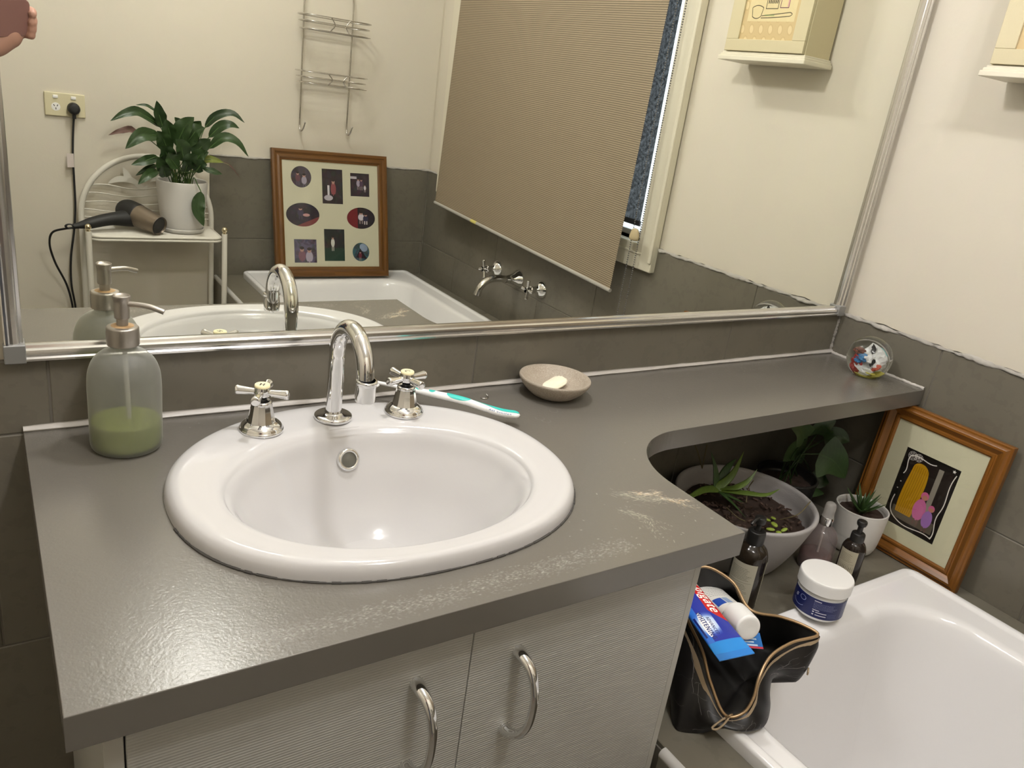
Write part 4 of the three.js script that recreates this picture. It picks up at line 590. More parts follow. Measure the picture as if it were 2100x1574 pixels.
{ // white tube with its cap towards the bath
  const a = at(1536, 1288, 'y', -0.203), b = at(1489, 1242, 'y', -0.217), o = thing('cream_tube', 'white tube with a big white cap lying beside the toothpaste', 'tube', a), d = b.clone().sub(a).normalize();
  o.quaternion.setFromRotationMatrix(frameOf(a, b, V(0, 1, 0)));
  part('cap', lathe(smoothProfile([[0, 0.0003], [0.0155, 0.0], [0.0182, 0.002], [0.0188, 0.006], [0.0196, 0.040], [0.0192, 0.0425], [0.016, 0.043]], 30), 44), M.whitePlastic, o);
  const g = grid(40, 16, (u, v) => { const t = u * Math.PI * 2; return V(0.0205 * Math.cos(t) * (1 + 0.12 * v), 0.042 + 0.105 * v, 0.0145 * Math.sin(t) * (1 - 0.93 * v)); }, true);
  const P = g.attributes.position, uv = g.attributes.uv; for (let i = 0; i < P.count; i++) uv.setXY(i, P.getX(i) / 0.046 + 0.5, (P.getY(i) - 0.042) / 0.105);
  part('body', g, mat(lin(1, 1, 1), 0.3, { map: canvasTex(256, 512, (c, w, h) => { c.fillStyle = '#e4e2dc'; c.fillRect(0, 0, w, h); c.fillStyle = '#2a4fae'; c.fillRect(20, 330, 70, 110); c.fillStyle = '#8ea2c4'; c.fillRect(96, 330, 50, 110); smallPrint(c, 30, 60, 190, 8, 30, 'rgba(50,55,75,.7)', 12); }) }), o);
}
{
  const p = at(1541, 1312, 'y', -0.226), o = one('swing_tag', rbox(-0.016, 0.016, -0.0004, 0.0004, -0.012, 0.012, 0.0003), mat(lin(1, 1, 1), 0.4, { map: canvasTex(128, 96, (c, w, h) => { c.fillStyle = '#1b6fc0'; c.fillRect(0, 0, w, h); c.fillStyle = '#cfe2f5'; for (let k = 0; k < 4; k++) c.fillRect(16, 18 + k * 18, 60 + 20 * (k % 2), 9); c.fillStyle = '#b8283a'; c.fillRect(0, 84, w, 12); }) }), 'small bright blue card tag inside the black pouch', 'tag', p); o.rotation.set(0.55, -0.4, 0.15);
}

// ---------------------------------------------------------------- wall cabinet beside the mirror
{
  const o = thing('wall_cabinet', 'small cream cabinet with a printed door panel hung beside the mirror', 'cabinet', V(W, 0.588, 0.3145)), z0 = 0.2005, z1 = 0.4275, H = 0.46, t = g => g.translate(-W, -0.588, -0.3145), Y = 0.588;
  part('carcass', t(boxUV(rbox(1.4745, W, Y + 0.018, Y + H, z0, z1, 0.0015))), M.cream, o);
  const base = new THREE.Shape(); [[0, 0], [0, 0.009], [0.004, 0.013], [0.006, 0.02], [0.009, 0.022], [0.02, 0.022], [0.02, 0]].forEach((p, i) => i ? base.lineTo(...p) : base.moveTo(...p));
  const slab = (y0, y1, d) => rbox(1.4745 - d, W, y0, y1, z0 - d, z1 + d, 0.0018);
  part('base_moulding', t(join([slab(Y, Y + 0.0095, 0.0117), slab(Y + 0.0085, Y + 0.0145, 0.0085), slab(Y + 0.0135, Y + 0.019, 0.005)])), M.creamGloss, o);
  part('top_moulding', t(join([slab(Y + H - 0.001, Y + H + 0.008, 0.006), slab(Y + H + 0.007, Y + H + 0.018, 0.0117)])), M.creamGloss, o);
  const dx0 = 1.4655, dx1 = 1.4738, dz0 = z0 + 0.001, dz1 = z1 - 0.001, dy0 = Y + 0.0205, dy1 = Y + H - 0.003, pz0 = 0.2365, pz1 = 0.3905, py0 = 0.6335, py1 = Y + H - 0.036;
  const d = part('door', t(join([rbox(dx0, dx1, dy0, py0, dz0, dz1, 0.0012), rbox(dx0, dx1, py1, dy1, dz0, dz1, 0.0012), rbox(dx0, dx1, py0, py1, dz0, pz0, 0.0012), rbox(dx0, dx1, py0, py1, pz1, dz1, 0.0012)])), M.cream, o);
  const pic = canvasTex(512, 1200, (c, w, h) => {      // seen from the room; canvas right = away from the mirror
    c.fillStyle = '#c8b184'; c.fillRect(0, 0, w, h); for (let j = 0; j < 16; j++) for (let i = 0; i < 6; i++) { c.fillStyle = 'rgba(222,203,158,.75)'; c.beginPath(); c.ellipse(50 + i * 90 + (j % 2) * 40, 40 + j * 78, 17, 26, 0.25, 0, 7); c.fill(); c.strokeStyle = 'rgba(165,140,95,.35)'; c.lineWidth = 3; c.beginPath(); c.ellipse(50 + i * 90 + (j % 2) * 40, 40 + j * 78, 22, 34, 0.25, 0, 7); c.stroke(); }
    c.translate(w, 0); c.scale(-1, 1); const Yb = 1062; c.fillStyle = 'rgba(216,200,156,.9)'; c.fillRect(40, 620, 440, 460);
    c.strokeStyle = '#3d3626'; c.lineWidth = 5; c.lineJoin = 'round';
    c.beginPath(); c.moveTo(70, Yb - 70); c.lineTo(84, Yb - 12); c.quadraticCurveTo(130, Yb + 14, 166, Yb - 16); c.lineTo(176, Yb - 70); c.bezierCurveTo(140, Yb - 90, 100, Yb - 90, 70, Yb - 70); c.stroke();
    c.beginPath(); c.moveTo(172, Yb - 18); c.quadraticCurveTo(320, Yb - 30, 430, Yb - 40); c.quadraticCurveTo(470, Yb - 30, 430, Yb - 16); c.quadraticCurveTo(300, Yb - 6, 168, Yb - 4); c.stroke(); c.fillStyle = 'rgba(110,140,80,.5)'; c.fillRect(200, Yb - 26, 90, 10);
    c.strokeRect(200, Yb - 160, 110, 96); c.beginPath(); c.moveTo(206, Yb - 162); c.quadraticCurveTo(255, Yb - 190, 304, Yb - 162); c.stroke(); c.font = 'bold 44px serif'; c.fillStyle = '#3d3626'; for (let k = 0; k < 6; k++) { c.beginPath(); c.moveTo(212 + k * 16, Yb - 96); c.lineTo(216 + k * 16, Yb - 124 - 8 * (k % 2)); c.lineTo(222 + k * 16, Yb - 98); c.stroke(); }
    c.strokeStyle = '#5b3048'; c.strokeRect(330, Yb - 330, 76, 260); c.fillStyle = 'rgba(190,90,150,.35)'; c.fillRect(392, Yb - 326, 16, 250); c.strokeRect(344, Yb - 280, 48, 120); smallPrint(c, 350, Yb - 262, 36, 6, 16, 'rgba(60,50,40,.6)', 9); c.strokeRect(350, Yb - 370, 36, 40);
  });
  const g = new THREE.PlaneGeometry(pz1 - pz0, py1 - py0).rotateY(-Math.PI / 2).translate(1.4698, (py0 + py1) / 2, (pz0 + pz1) / 2);
  part('printed_panel', t(g), mat(lin(1, 1, 1), 0.6, { map: pic }), d, 'tan patterned panel with drawn jar, bottles and toothbrush');
}

// ---------------------------------------------------------------- roller blind
{
  const o = thing('roller_blind', 'beige woven roller blind with a bead chain over the window', 'blind', V(1.50, 0, 1.24)), TR = V(1.518, 1.262, 0.685), TL = V(1.518, 1.262, 1.802), BR = V(1.4765, -0.042, 0.685), BL = V(1.478, 0.004, 1.802), b = V(1.50, 0, 1.24);
  const weave = dataTex(256, (u, v) => { const a = Math.sin(u * Math.PI * 2 * 8), c = Math.sin(v * Math.PI * 2 * 8), k = 0.66 + 0.10 * c + 0.05 * a * (c > 0 ? 1 : -1) - 0.26 * Math.pow(Math.max(0, -c), 3) * Math.pow(Math.max(0, a), 1); return [k, k * 0.97, k * 0.93]; }, true, 0.046);
  const bump = dataTex(128, (u, v) => 0.5 + 0.35 * Math.sin(v * Math.PI * 2 * 8) + 0.15 * Math.sin(u * Math.PI * 2 * 8), false, 0.046);
  const fab = mat(lin(0.70, 0.60, 0.44), 0.8, { map: weave, bumpMap: bump, bumpScale: 0.0005, side: THREE.DoubleSide });
  const g = grid(20, 20, (u, v) => { const p = TR.clone().lerp(TL, u).lerp(BR.clone().lerp(BL, u), v); return p.sub(b).add(V(0.0015 * Math.sin(u * 7 + v * 2), 0, 0)); }); const uv = g.attributes.uv; for (let i = 0; i < uv.count; i++) uv.setXY(i, uv.getX(i) * 1.117, uv.getY(i) * 1.28);
  part('fabric', g, fab, o);
  const L = p => p.clone().sub(b), bar = mat(lin(0.42, 0.40, 0.36), 0.5);
  part('bottom_bar', [rod(L(BR).add(V(0, -0.004, -0.004)), L(BL).add(V(0, -0.004, 0.002)), 0.0055, 14)], bar, o);
  part('repair_tape', rod(L(BR).lerp(L(BL), 0.70).add(V(0, -0.004, 0)), L(BR).lerp(L(BL), 0.735).add(V(0, -0.004, 0)), 0.0060, 14), mat(lin(0.62, 0.55, 0.16), 0.5), o, 'yellowed tape on the bar');
  part('roller', [rod(V(0.022, 1.272, -0.585), V(0.022, 1.272, 0.57), 0.022, 24)], bar, o);
  part('bracket', [box(0.0, 0.059, 1.24, 1.305, -0.60, -0.588), box(0.0, 0.059, 1.24, 1.305, 0.572, 0.584)], M.whitePlastic, o);
  const bead = new THREE.IcosahedronGeometry(0.0021, 1), all = [];
  const strand = (x0, z0, x1, z1, y0, y1) => { const n = Math.round((y0 - y1) / 0.0062); for (let i = 0; i <= n; i++) { const t = i / n; all.push(bead.clone().translate(x0 + (x1 - x0) * t, y0 + (y1 - y0) * t, z0 + (z1 - z0) * t)); } };
  strand(0.02, -0.570, 0.004, -0.5745, 1.27, -0.28); strand(0.03, -0.598, 0.004, -0.601, 1.27, -0.28); for (let k = 1; k < 8; k++) { const a = Math.PI * k / 8; all.push(bead.clone().translate(0.004, -0.28 - 0.013 * Math.sin(a), -0.5878 + 0.0133 * Math.cos(a))); }
  part('bead_chain', all, mat(lin(0.13, 0.125, 0.12), 0.4), o, 'grey bead chain').userData.kind = 'stuff';
  part('chain_joiner', [lathe(smoothProfile([[0, 0], [0.010, 0.001], [0.013, 0.008], [0.010, 0.026], [0.006, 0.033], [0, 0.034]], 20), 24).scale(0.8, 1, 1.35).translate(0.003, 0.107, -0.588)], mat(lin(0.52, 0.42, 0.25), 0.5), o, 'tan chain joiner');
}

// ---------------------------------------------------------------- wall opposite the mirror
{ // power point
  const p0 = mir(132, 212, 'z', ZO), o = thing('power_outlet', 'cream double power outlet on the wall opposite the mirror', 'outlet', V(0.2285, 0.2165, ZO), Math.PI);
  part('plate', rbox(-0.0575, 0.0575, -0.0362, 0.0362, 0, 0.0085, 0.003), mat(lin(0.66, 0.60, 0.40), 0.4), o);
  for (const x of [0.0265, -0.0245]) { part('switch', rbox(x - 0.0075, x + 0.0075, 0.0185, 0.0285, 0.008, 0.0125, 0.0035), M.whitePlastic, o, 'white rocker switch'); const s = part('socket', lathe([[0, 0.0092], [0.0125, 0.0092], [0.0128, 0.008]], 30).rotateX(Math.PI / 2).translate(x, -0.0075, 0), M.whitePlastic, o); for (const [dx, dy, r] of [[-0.0048, 0.004, 0.5], [0.0048, 0.004, -0.5], [0, -0.0055, 0]]) part('slot', box(-0.0011, 0.0011, -0.0032, 0.0032, 0.0088, 0.0095).rotateZ(r).translate(x + dx, -0.0075 + dy, 0), M.black, s); }
}
{ // wire shower caddy
  const X0 = 0.9945, X1 = 1.179, zb = ZO - 0.018, o = thing('shower_caddy', 'two-tier chrome wire shower caddy hanging on the wall above the collage frame', 'shower caddy', V(1.087, 0.4, ZO)), S = p => p.clone().sub(V(1.087, 0.4, ZO)), wire = mat(lin(0.62, 0.60, 0.57), 0.16, { metalness: 1 });
  const arch = []; for (let k = 0; k <= 16; k++) { const a = Math.PI * k / 16; arch.push(V(1.087 - 0.092 * Math.cos(a), 0.655 + 0.12 * Math.sin(a), zb)); }
  part('frame', tube([V(X0 + 0.009, 0.236, zb - 0.032), V(X0 + 0.004, 0.214, zb - 0.026), V(X0, 0.206, zb - 0.012), V(X0, 0.218, zb - 0.002), V(X0, 0.30, zb), V(X0, 0.5, zb), ...arch, V(X1, 0.5, zb), V(X1, 0.30, zb), V(X1, 0.218, zb - 0.002), V(X1, 0.206, zb - 0.012), V(X1 + 0.004, 0.214, zb - 0.026), V(X1 + 0.009, 0.236, zb - 0.032)].map(S), 0.0029, 260, 8), wire, o);
  part('hook_tip', [ball(S(V(X0 + 0.009, 0.238, zb - 0.032)), 0.0038, 12), ball(S(V(X1 + 0.009, 0.238, zb - 0.032)), 0.0038, 12)], wire, o);
  const loop = (y, x0, x1, z0, z1) => { const pts = []; for (let i = 0; i < 60; i++) { const [x, z] = rrect(i / 60, x0, x1, z0, z1, 0.052); pts.push(S(V(x, y, z))); } return tube(pts, 0.0021, 150, 7, true); };
  for (const [ys, dx, floor] of [[[0.604, 0.584, 0.559], 0, 1], [[0.418, 0.399, 0.380], -0.002, 0]]) {
    const z0 = zb - 0.115, z1 = zb - 0.002, x0 = 0.958 + dx, x1 = 1.222 + dx, b = part('basket', ys.map((y, i) => loop(y, x0 + 0.004 * i, x1 - 0.004 * i, z0 + 0.003 * i, z1)), wire, o);
    const arcs = []; for (const cx of [1.055, 1.125]) arcs.push(tube([V(cx, ys[0], z0), V(cx + (cx < 1.09 ? 0.014 : -0.014), (ys[0] + ys[2]) / 2, z0 - 0.001), V(cx, ys[2], z0 + 0.006)].map(S), 0.0021, 16, 7)); part('front_scroll', arcs, wire, b);
    const fl = []; for (let k = 0; k < (floor ? 6 : 4); k++) { const z = z0 + 0.014 + k * (floor ? 0.014 : 0.02); fl.push(rod(S(V(x0 + 0.012, ys[2] - 0.001, z)), S(V(x1 - 0.012, ys[2] - 0.001, z)), 0.0013, 6)); } part('floor_wires', fl, wire, b);
  }
}
{ // collage of family photos
  const w = 0.462, h = 0.474, lean = 0.235, o = thing('collage_frame', 'brown wooden frame with eight small photos standing on the end of the bath', 'picture frame', V(1.1165, RIM + 0.0005, 1.9055), Math.PI); o.rotation.order = 'YXZ'; o.rotation.x = -lean;
  mould(o, w, h, [[0, -0.002], [0, 0.013], [0.002, 0.016], [0.008, 0.017], [0.012, 0.0165], [0.014, 0.014], [0.020, 0.013], [0.026, 0.0155], [0.030, 0.0155], [0.033, 0.0115], [0.039, 0.010], [0.039, -0.002]], M.woodBrown);
  part('backing', box(-w / 2 + 0.005, w / 2 - 0.005, 0.005, h - 0.005, -0.004, 0.0005), M.black, o);
  // openings: [centre x along the wall, centre height, half width, half height, round?] measured on the mount as seen in the mirror
  const iw = w - 0.078, ih = h - 0.078, ox = u => -((u - 0.5) * iw), oy = v => 0.039 + (1 - v) * ih;
  const open = [[0.19, 0.150, 0.103, 0.100, 1], [0.51, 0.225, 0.108, 0.165, 0], [0.805, 0.195, 0.103, 0.112, 0], [0.195, 0.505, 0.170, 0.112, 1], [0.81, 0.520, 0.155, 0.105, 1], [0.21, 0.850, 0.115, 0.112, 0], [0.515, 0.790, 0.108, 0.155, 0], [0.80, 0.855, 0.093, 0.092, 1]];
  const s = new THREE.Shape([[-iw / 2 - 0.004, 0.035], [iw / 2 + 0.004, 0.035], [iw / 2 + 0.004, h - 0.035], [-iw / 2 - 0.004, h - 0.035]].map(p => new THREE.Vector2(...p)));
  const pics = canvasTex(1024, 512, (c) => {
    const cell = (i, f) => { c.save(); c.beginPath(); c.rect((i % 4) * 256, Math.floor(i / 4) * 256, 256, 256); c.clip(); c.translate((i % 4) * 256, Math.floor(i / 4) * 256); f(); c.restore(); };
    const bg = (a) => { c.fillStyle = a; c.fillRect(0, 0, 256, 256); for (let k = 0; k < 40; k++) { c.fillStyle = `rgba(${rr(20, 90)},${rr(20, 70)},${rr(30, 80)},.35)`; c.beginPath(); c.ellipse(rnd() * 256, rnd() * 256, rr(8, 40), rr(8, 30), rnd() * 3, 0, 7); c.fill(); } };
    const fig = (x, y, k, body, legs) => { c.fillStyle = body; c.beginPath(); c.ellipse(x, y + 46 * k, 26 * k, 40 * k, 0, 0, 7); c.fill(); c.fillStyle = '#b08a80'; c.beginPath(); c.ellipse(x, y, 15 * k, 18 * k, 0, 0, 7); c.fill(); c.fillStyle = '#2b1f22'; c.beginPath(); c.ellipse(x, y - 9 * k, 16 * k, 11 * k, 0, 0, 7); c.fill(); c.fillStyle = legs; c.fillRect(x - 16 * k, y + 78 * k, 11 * k, 44 * k); c.fillRect(x + 5 * k, y + 78 * k, 11 * k, 44 * k); };
    cell(0, () => { bg('#4a4350'); fig(90, 90, 1.1, '#6b4550', '#5d5566'); fig(165, 110, 1.2, '#9c95a5', '#5d5566'); });
    cell(1, () => { bg('#2c222b'); fig(140, 90, 1.2, '#8d4a50', '#1d1620'); c.fillStyle = '#b5b0ba'; c.beginPath(); c.ellipse(80, 210, 52, 20, 0, 0, 7); c.fill(); c.fillStyle = '#cfc9cf'; c.fillRect(70, 120, 24, 70); });
    cell(2, () => { bg('#2a2430'); c.fillStyle = '#b9b3bd'; c.fillRect(0, 40, 90, 26); fig(110, 70, 0.9, '#a39cb0', '#8d7d80'); fig(150, 74, 0.9, '#4b3550', '#8d7d80'); fig(195, 130, 0.6, '#c9c4cc', '#9c8d90'); });
    cell(3, () => { bg('#20192c'); c.fillStyle = '#7a3a3c'; c.beginPath(); c.moveTo(60, 256); c.lineTo(256, 140); c.lineTo(256, 256); c.fill(); fig(112, 66, 0.9, '#3c3550', '#3c3550'); c.fillStyle = '#b88a8a'; c.beginPath(); c.ellipse(155, 130, 26, 16, 0, 0, 7); c.fill(); });
    cell(4, () => { bg('#1d1624'); c.fillStyle = '#6d1220'; c.fillRect(0, 0, 100, 256); fig(130, 70, 1.0, '#c7c2cc', '#8a7a7a'); fig(170, 90, 0.9, '#2a2b48', '#c9c0c0'); });
    cell(5, () => { bg('#5b5570'); fig(90, 110, 1.5, '#7c5564', '#564a5e'); fig(170, 120, 1.5, '#a8a0b0', '#564a5e'); });
    cell(6, () => { bg('#1c2428'); c.fillStyle = '#1d3a30'; c.fillRect(0, 150, 256, 106); fig(110, 70, 0.85, '#c9c9c4', '#b8b4ac'); });
    cell(7, () => { bg('#3d6670'); c.fillStyle = '#8fa0b8'; c.beginPath(); c.ellipse(170, 70, 60, 50, 0.6, 0, 7); c.fill(); c.fillStyle = '#241420'; c.beginPath(); c.moveTo(60, 200); c.lineTo(120, 80); c.lineTo(220, 220); c.fill(); fig(120, 130, 0.9, '#6d2a3a', '#8d7d70'); });
  });
  const pm = mat(lin(1, 1, 1), 0.35, { map: pics });
  open.forEach(([u, v, a, b, round], i) => {
    const cx = ox(u), cy = oy(v), A = a * iw, B = b * ih, hole = new THREE.Path();
    if (round) hole.absellipse(cx, cy, A, B, 0, Math.PI * 2, true); else { hole.moveTo(cx - A, cy - B); hole.lineTo(cx - A, cy + B); hole.lineTo(cx + A, cy + B); hole.lineTo(cx + A, cy - B); hole.closePath(); } s.holes.push(hole);
    const g = new THREE.PlaneGeometry(2 * A + 0.004, 2 * B + 0.004).translate(cx, cy, 0.0042), uv = g.attributes.uv; for (let k = 0; k < uv.count; k++) uv.setXY(k, (i % 4 + 1 - uv.getX(k)) / 4, 1 - (Math.floor(i / 4) + 1 - uv.getY(k)) / 2);
    part('photo', g, pm, o, 'small dim family photo');
  });
  part('mount', new THREE.ExtrudeGeometry(s, { depth: 0.0018, bevelEnabled: false, curveSegments: 24 }).translate(0, 0, 0.005), mat(lin(0.58, 0.56, 0.42), 0.8), o, 'cream card mount');
  part('pane', box(-w / 2 + 0.034, w / 2 - 0.034, 0.034, h - 0.034, 0.0072, 0.008), mat(lin(0.99, 0.99, 0.99), 0.02, { transmission: 1, ior: 1.3 }), o);
}
// white metal stand
const SH = -0.1555, SX0 = 0.254, SX1 = 0.6735, SZB = 1.998, SZF = 1.803;
{
  const o = thing('metal_stand', 'white metal shelf stand with dolphin cut-outs in its arched back', 'shelf stand', V(0.464, FLOOR, 1.9)), S = g => g.translate(-0.464, Y0, -1.9), m = M.whiteMetal, r = 0.0092;
  for (const x of [SX0, SX1]) { part('leg', S(rod(V(x, FLOOR, SZF), V(x, SH + 0.012, SZF), r, 18)), m, o); part('knob', S(join([ball(V(x, SH + 0.026, SZF), 0.0098, 20), rod(V(x, SH + 0.010, SZF), V(x, SH + 0.02, SZF), 0.0062, 14)])), M.brass, o, 'brass ball knob'); part('leg', S(rod(V(x, FLOOR, SZB), V(x, -0.13, SZB), r, 18)), m, o); }
  const arch = []; for (let k = 0; k <= 24; k++) { const a = Math.PI * k / 24; arch.push(V(0.46375 - 0.20975 * Math.cos(a), -0.131 + 0.207 * Math.sin(a), SZB)); } part('arch', S(tube(arch, r, 80, 14)), m, o);
  for (const [y0, amp, ph] of [[-0.085, 0.004, 0], [-0.058, 0.005, 1], [-0.112, 0.004, 2], [-0.031, 0.006, 0.5], [-0.135, 0.003, 3]]) { const hw = 0.2 * Math.sqrt(Math.max(0.05, 1 - Math.pow((y0 + 0.131) / 0.207, 2))), pts = []; for (let i = 0; i <= 14; i++) { const t = i / 14; pts.push(V(0.46375 + hw * (2 * t - 1), y0 + amp * Math.sin(t * 11 + ph), SZB)); } part('wave_wire', S(tube(pts, 0.002, 50, 7)), m, o); }
  const dolphin = new THREE.Shape(); dolphin.moveTo(0, 0); dolphin.bezierCurveTo(0.012, 0.026, 0.035, 0.032, 0.05, 0.03); dolphin.lineTo(0.048, 0.06); dolphin.bezierCurveTo(0.062, 0.052, 0.070, 0.040, 0.075, 0.028); dolphin.bezierCurveTo(0.095, 0.018, 0.108, 0.004, 0.112, -0.002); dolphin.lineTo(0.125, 0.004); dolphin.lineTo(0.121, -0.014); dolphin.bezierCurveTo(0.112, -0.01, 0.09, -0.012, 0.083, 0.004); dolphin.bezierCurveTo(0.06, 0.014, 0.03, 0.012, 0, 0);
  for (const [x, y, k] of [[0.338, -0.024, 1], [0.47, -0.01, 1]]) part('dolphin', S(new THREE.ExtrudeGeometry(dolphin, { depth: 0.0016, bevelEnabled: false }).scale(k, k, 1).translate(x, y, SZB - 0.001)), m, o, 'cut-out dolphin');
  const edge = (y) => { const pts = []; for (let i = 0; i < 60; i++) { const [x, z] = rrect(i / 60, SX0 + 0.008, SX1 - 0.008, SZF - 0.004, SZB + 0.002, 0.03); pts.push(V(x, y, z)); } return tube(pts, 0.0042, 140, 8, true); };
  const sh = part('shelf_rim', S(join([edge(SH - 0.0045), edge(SH - 0.0145)])), m, o);
  for (let k = 0; k < 22; k++) { const z = SZF + 0.006 + k * 0.0086; part('shelf_wire', S(rod(V(SX0 + 0.012, SH - 0.0022, z), V(SX1 - 0.012, SH - 0.0022, z), 0.0018, 6)), m, o); }
  part('shelf_bar', S(join([0.33, 0.464, 0.6].map(x => rod(V(x, SH - 0.0058, SZF), V(x, SH - 0.0058, SZB), 0.0022, 6)))), m, o);
}
{ // peace lily
  const c = V(0.556, SH, 1.902), o = thing('peace_lily', 'leafy peace lily in a white pot on the metal stand', 'potted plant', c), L = (u, v, z) => mir(u, v, 'z', z).sub(c), pot = mat(lin(0.72, 0.70, 0.67), 0.3);
  part('saucer', lathe(smoothProfile([[0, 0.0012], [0.062, 0.0004], [0.068, 0.003], [0.0715, 0.014], [0.0705, 0.0155], [0.068, 0.014], [0.064, 0.005], [0, 0.004]], 30), 56), pot, o);
  part('pot', lathe(smoothProfile([[0, 0.0048], [0.056, 0.005], [0.062, 0.010], [0.070, 0.04], [0.0775, 0.11], [0.0815, 0.172], [0.0800, 0.174], [0.0775, 0.172], [0.074, 0.15], [0, 0.147]], 50), 64), pot, o);
  part('soil', soilTop(0.074, 0.152, 0.01, 22), M.soil, o);
  const stem = mat(lin(0.07, 0.13, 0.035), 0.5), put = (name, pts, zs, w, m, o2 = {}) => { const P = pts.map((p, i) => L(p[0], p[1], zs[i])); part('leaf', blade(P, w, { face: o2.face || V(0.1, 0.5, -1), cup: o2.cup ?? 0.35, wave: o2.wave ?? 0.12 }), m, o); if (!o2.nostem) { const b = V(rr(-0.03, 0.03), 0.15, rr(-0.03, 0.03)); part('stem', tube([b, b.clone().lerp(P[0], 0.5).add(V(0, 0.02, 0)), P[0], P[1]], 0.0016, 18, 6), stem, o); } };
  const G = M.leaf, k = 1;
  put('l', [[330, 262], [285, 230], [258, 232], [226, 248]], [1.90, 1.88, 1.87, 1.86], 0.016, G[0]);
  put('l', [[334, 262], [326, 235], [321, 206]], [1.89, 1.88, 1.87], 0.021, G[2]);
  put('l', [[325, 232], [300, 216], [278, 215]], [1.93, 1.95, 1.95], 0.005, G[0]);
  put('l', [[300, 282], [262, 266], [222, 277]], [1.88, 1.85, 1.84], 0.011, M.leafDry, { wave: 0.5 });
  put('l', [[328, 280], [290, 278], [257, 305]], [1.87, 1.84, 1.83], 0.023, G[1]);
  put('l', [[325, 322], [298, 330], [269, 338]], [1.86, 1.84, 1.83], 0.016, G[0]);
  put('l', [[324, 350], [303, 360], [283, 378]], [1.85, 1.82, 1.81], 0.015, G[1]);
  put('l', [[322, 338], [300, 348], [278, 360]], [1.88, 1.86, 1.85], 0.010, G[0]);
  put('l', [[420, 262], [440, 240], [475, 232], [502, 252]], [1.90, 1.89, 1.88, 1.87], 0.014, G[2]);
  put('l', [[428, 282], [448, 262], [470, 255], [491, 263]], [1.88, 1.87, 1.86, 1.86], 0.017, G[0]);
  put('l', [[428, 305], [455, 283], [482, 288], [510, 322]], [1.87, 1.85, 1.84, 1.84], 0.017, G[1]);
  put('l', [[405, 330], [432, 327], [458, 333]], [1.86, 1.85, 1.85], 0.013, M.leafYellow);
  put('l', [[440, 328], [470, 338], [492, 365]], [1.87, 1.86, 1.86], 0.003, M.leafDry);
  put('l', [[415, 345], [438, 352], [456, 357]], [1.84, 1.83, 1.83], 0.011, G[0]);
  put('l', [[412, 392], [406, 428], [418, 464]], [1.806, 1.800, 1.797], 0.022, G[1], { face: V(0, 0.1, -1), nostem: 1, cup: 0.15 });
  part('stem', tube([V(0.02, 0.155, -0.05), L(398, 364, 1.815), L(405, 378, 1.808), L(412, 392, 1.806)], 0.0017, 18, 6), stem, o);
  for (const [a, b, d, w, z] of [[[362, 300], [378, 262], [398, 240], 0.030, 1.87], [[352, 290], [345, 262], [340, 244], 0.022, 1.86], [[380, 300], [400, 270], [420, 262], 0.028, 1.86], [[345, 310], [335, 285], [322, 268], 0.026, 1.85], [[395, 318], [415, 300], [432, 285], 0.026, 1.85], [[350, 335], [340, 312], [330, 300], 0.028, 1.83], [[375, 330], [372, 302], [360, 285], 0.028, 1.84], [[395, 338], [410, 318], [428, 312], 0.022, 1.84], [[340, 352], [332, 338], [322, 322], 0.022, 1.83], [[365, 345], [350, 325], [345, 312], 0.024, 1.82], [[400, 352], [412, 338], [425, 338], 0.02, 1.83], [[370, 285], [368, 258], [358, 240], 0.022, 1.92], [[385, 290], [402, 262], [412, 248], 0.024, 1.93], [[340, 362], [336, 350], [330, 338], 0.02, 1.82], [[385, 345], [392, 328], [405, 318], 0.024, 1.815], [[378, 352], [384, 338], [392, 330], 0.018, 1.82]]) put('l', [a, b, d], [z, z - 0.015, z - 0.025], w, G[Math.floor(rnd() * 3)], { face: V(rr(-0.4, 0.4), rr(0.1, 0.7), -1), cup: 0.3 });
  for (let i = 0; i < 12; i++) { const x = rr(-0.04, 0.045), z = rr(-0.05, 0.03); part('stem', tube([V(x * 0.6, 0.15, z * 0.6), V(x * 0.8, 0.18, z * 0.8), V(x * 1.2, 0.23, z)], 0.0017, 12, 6), i % 3 ? stem : M.leafYellow, o); }
}
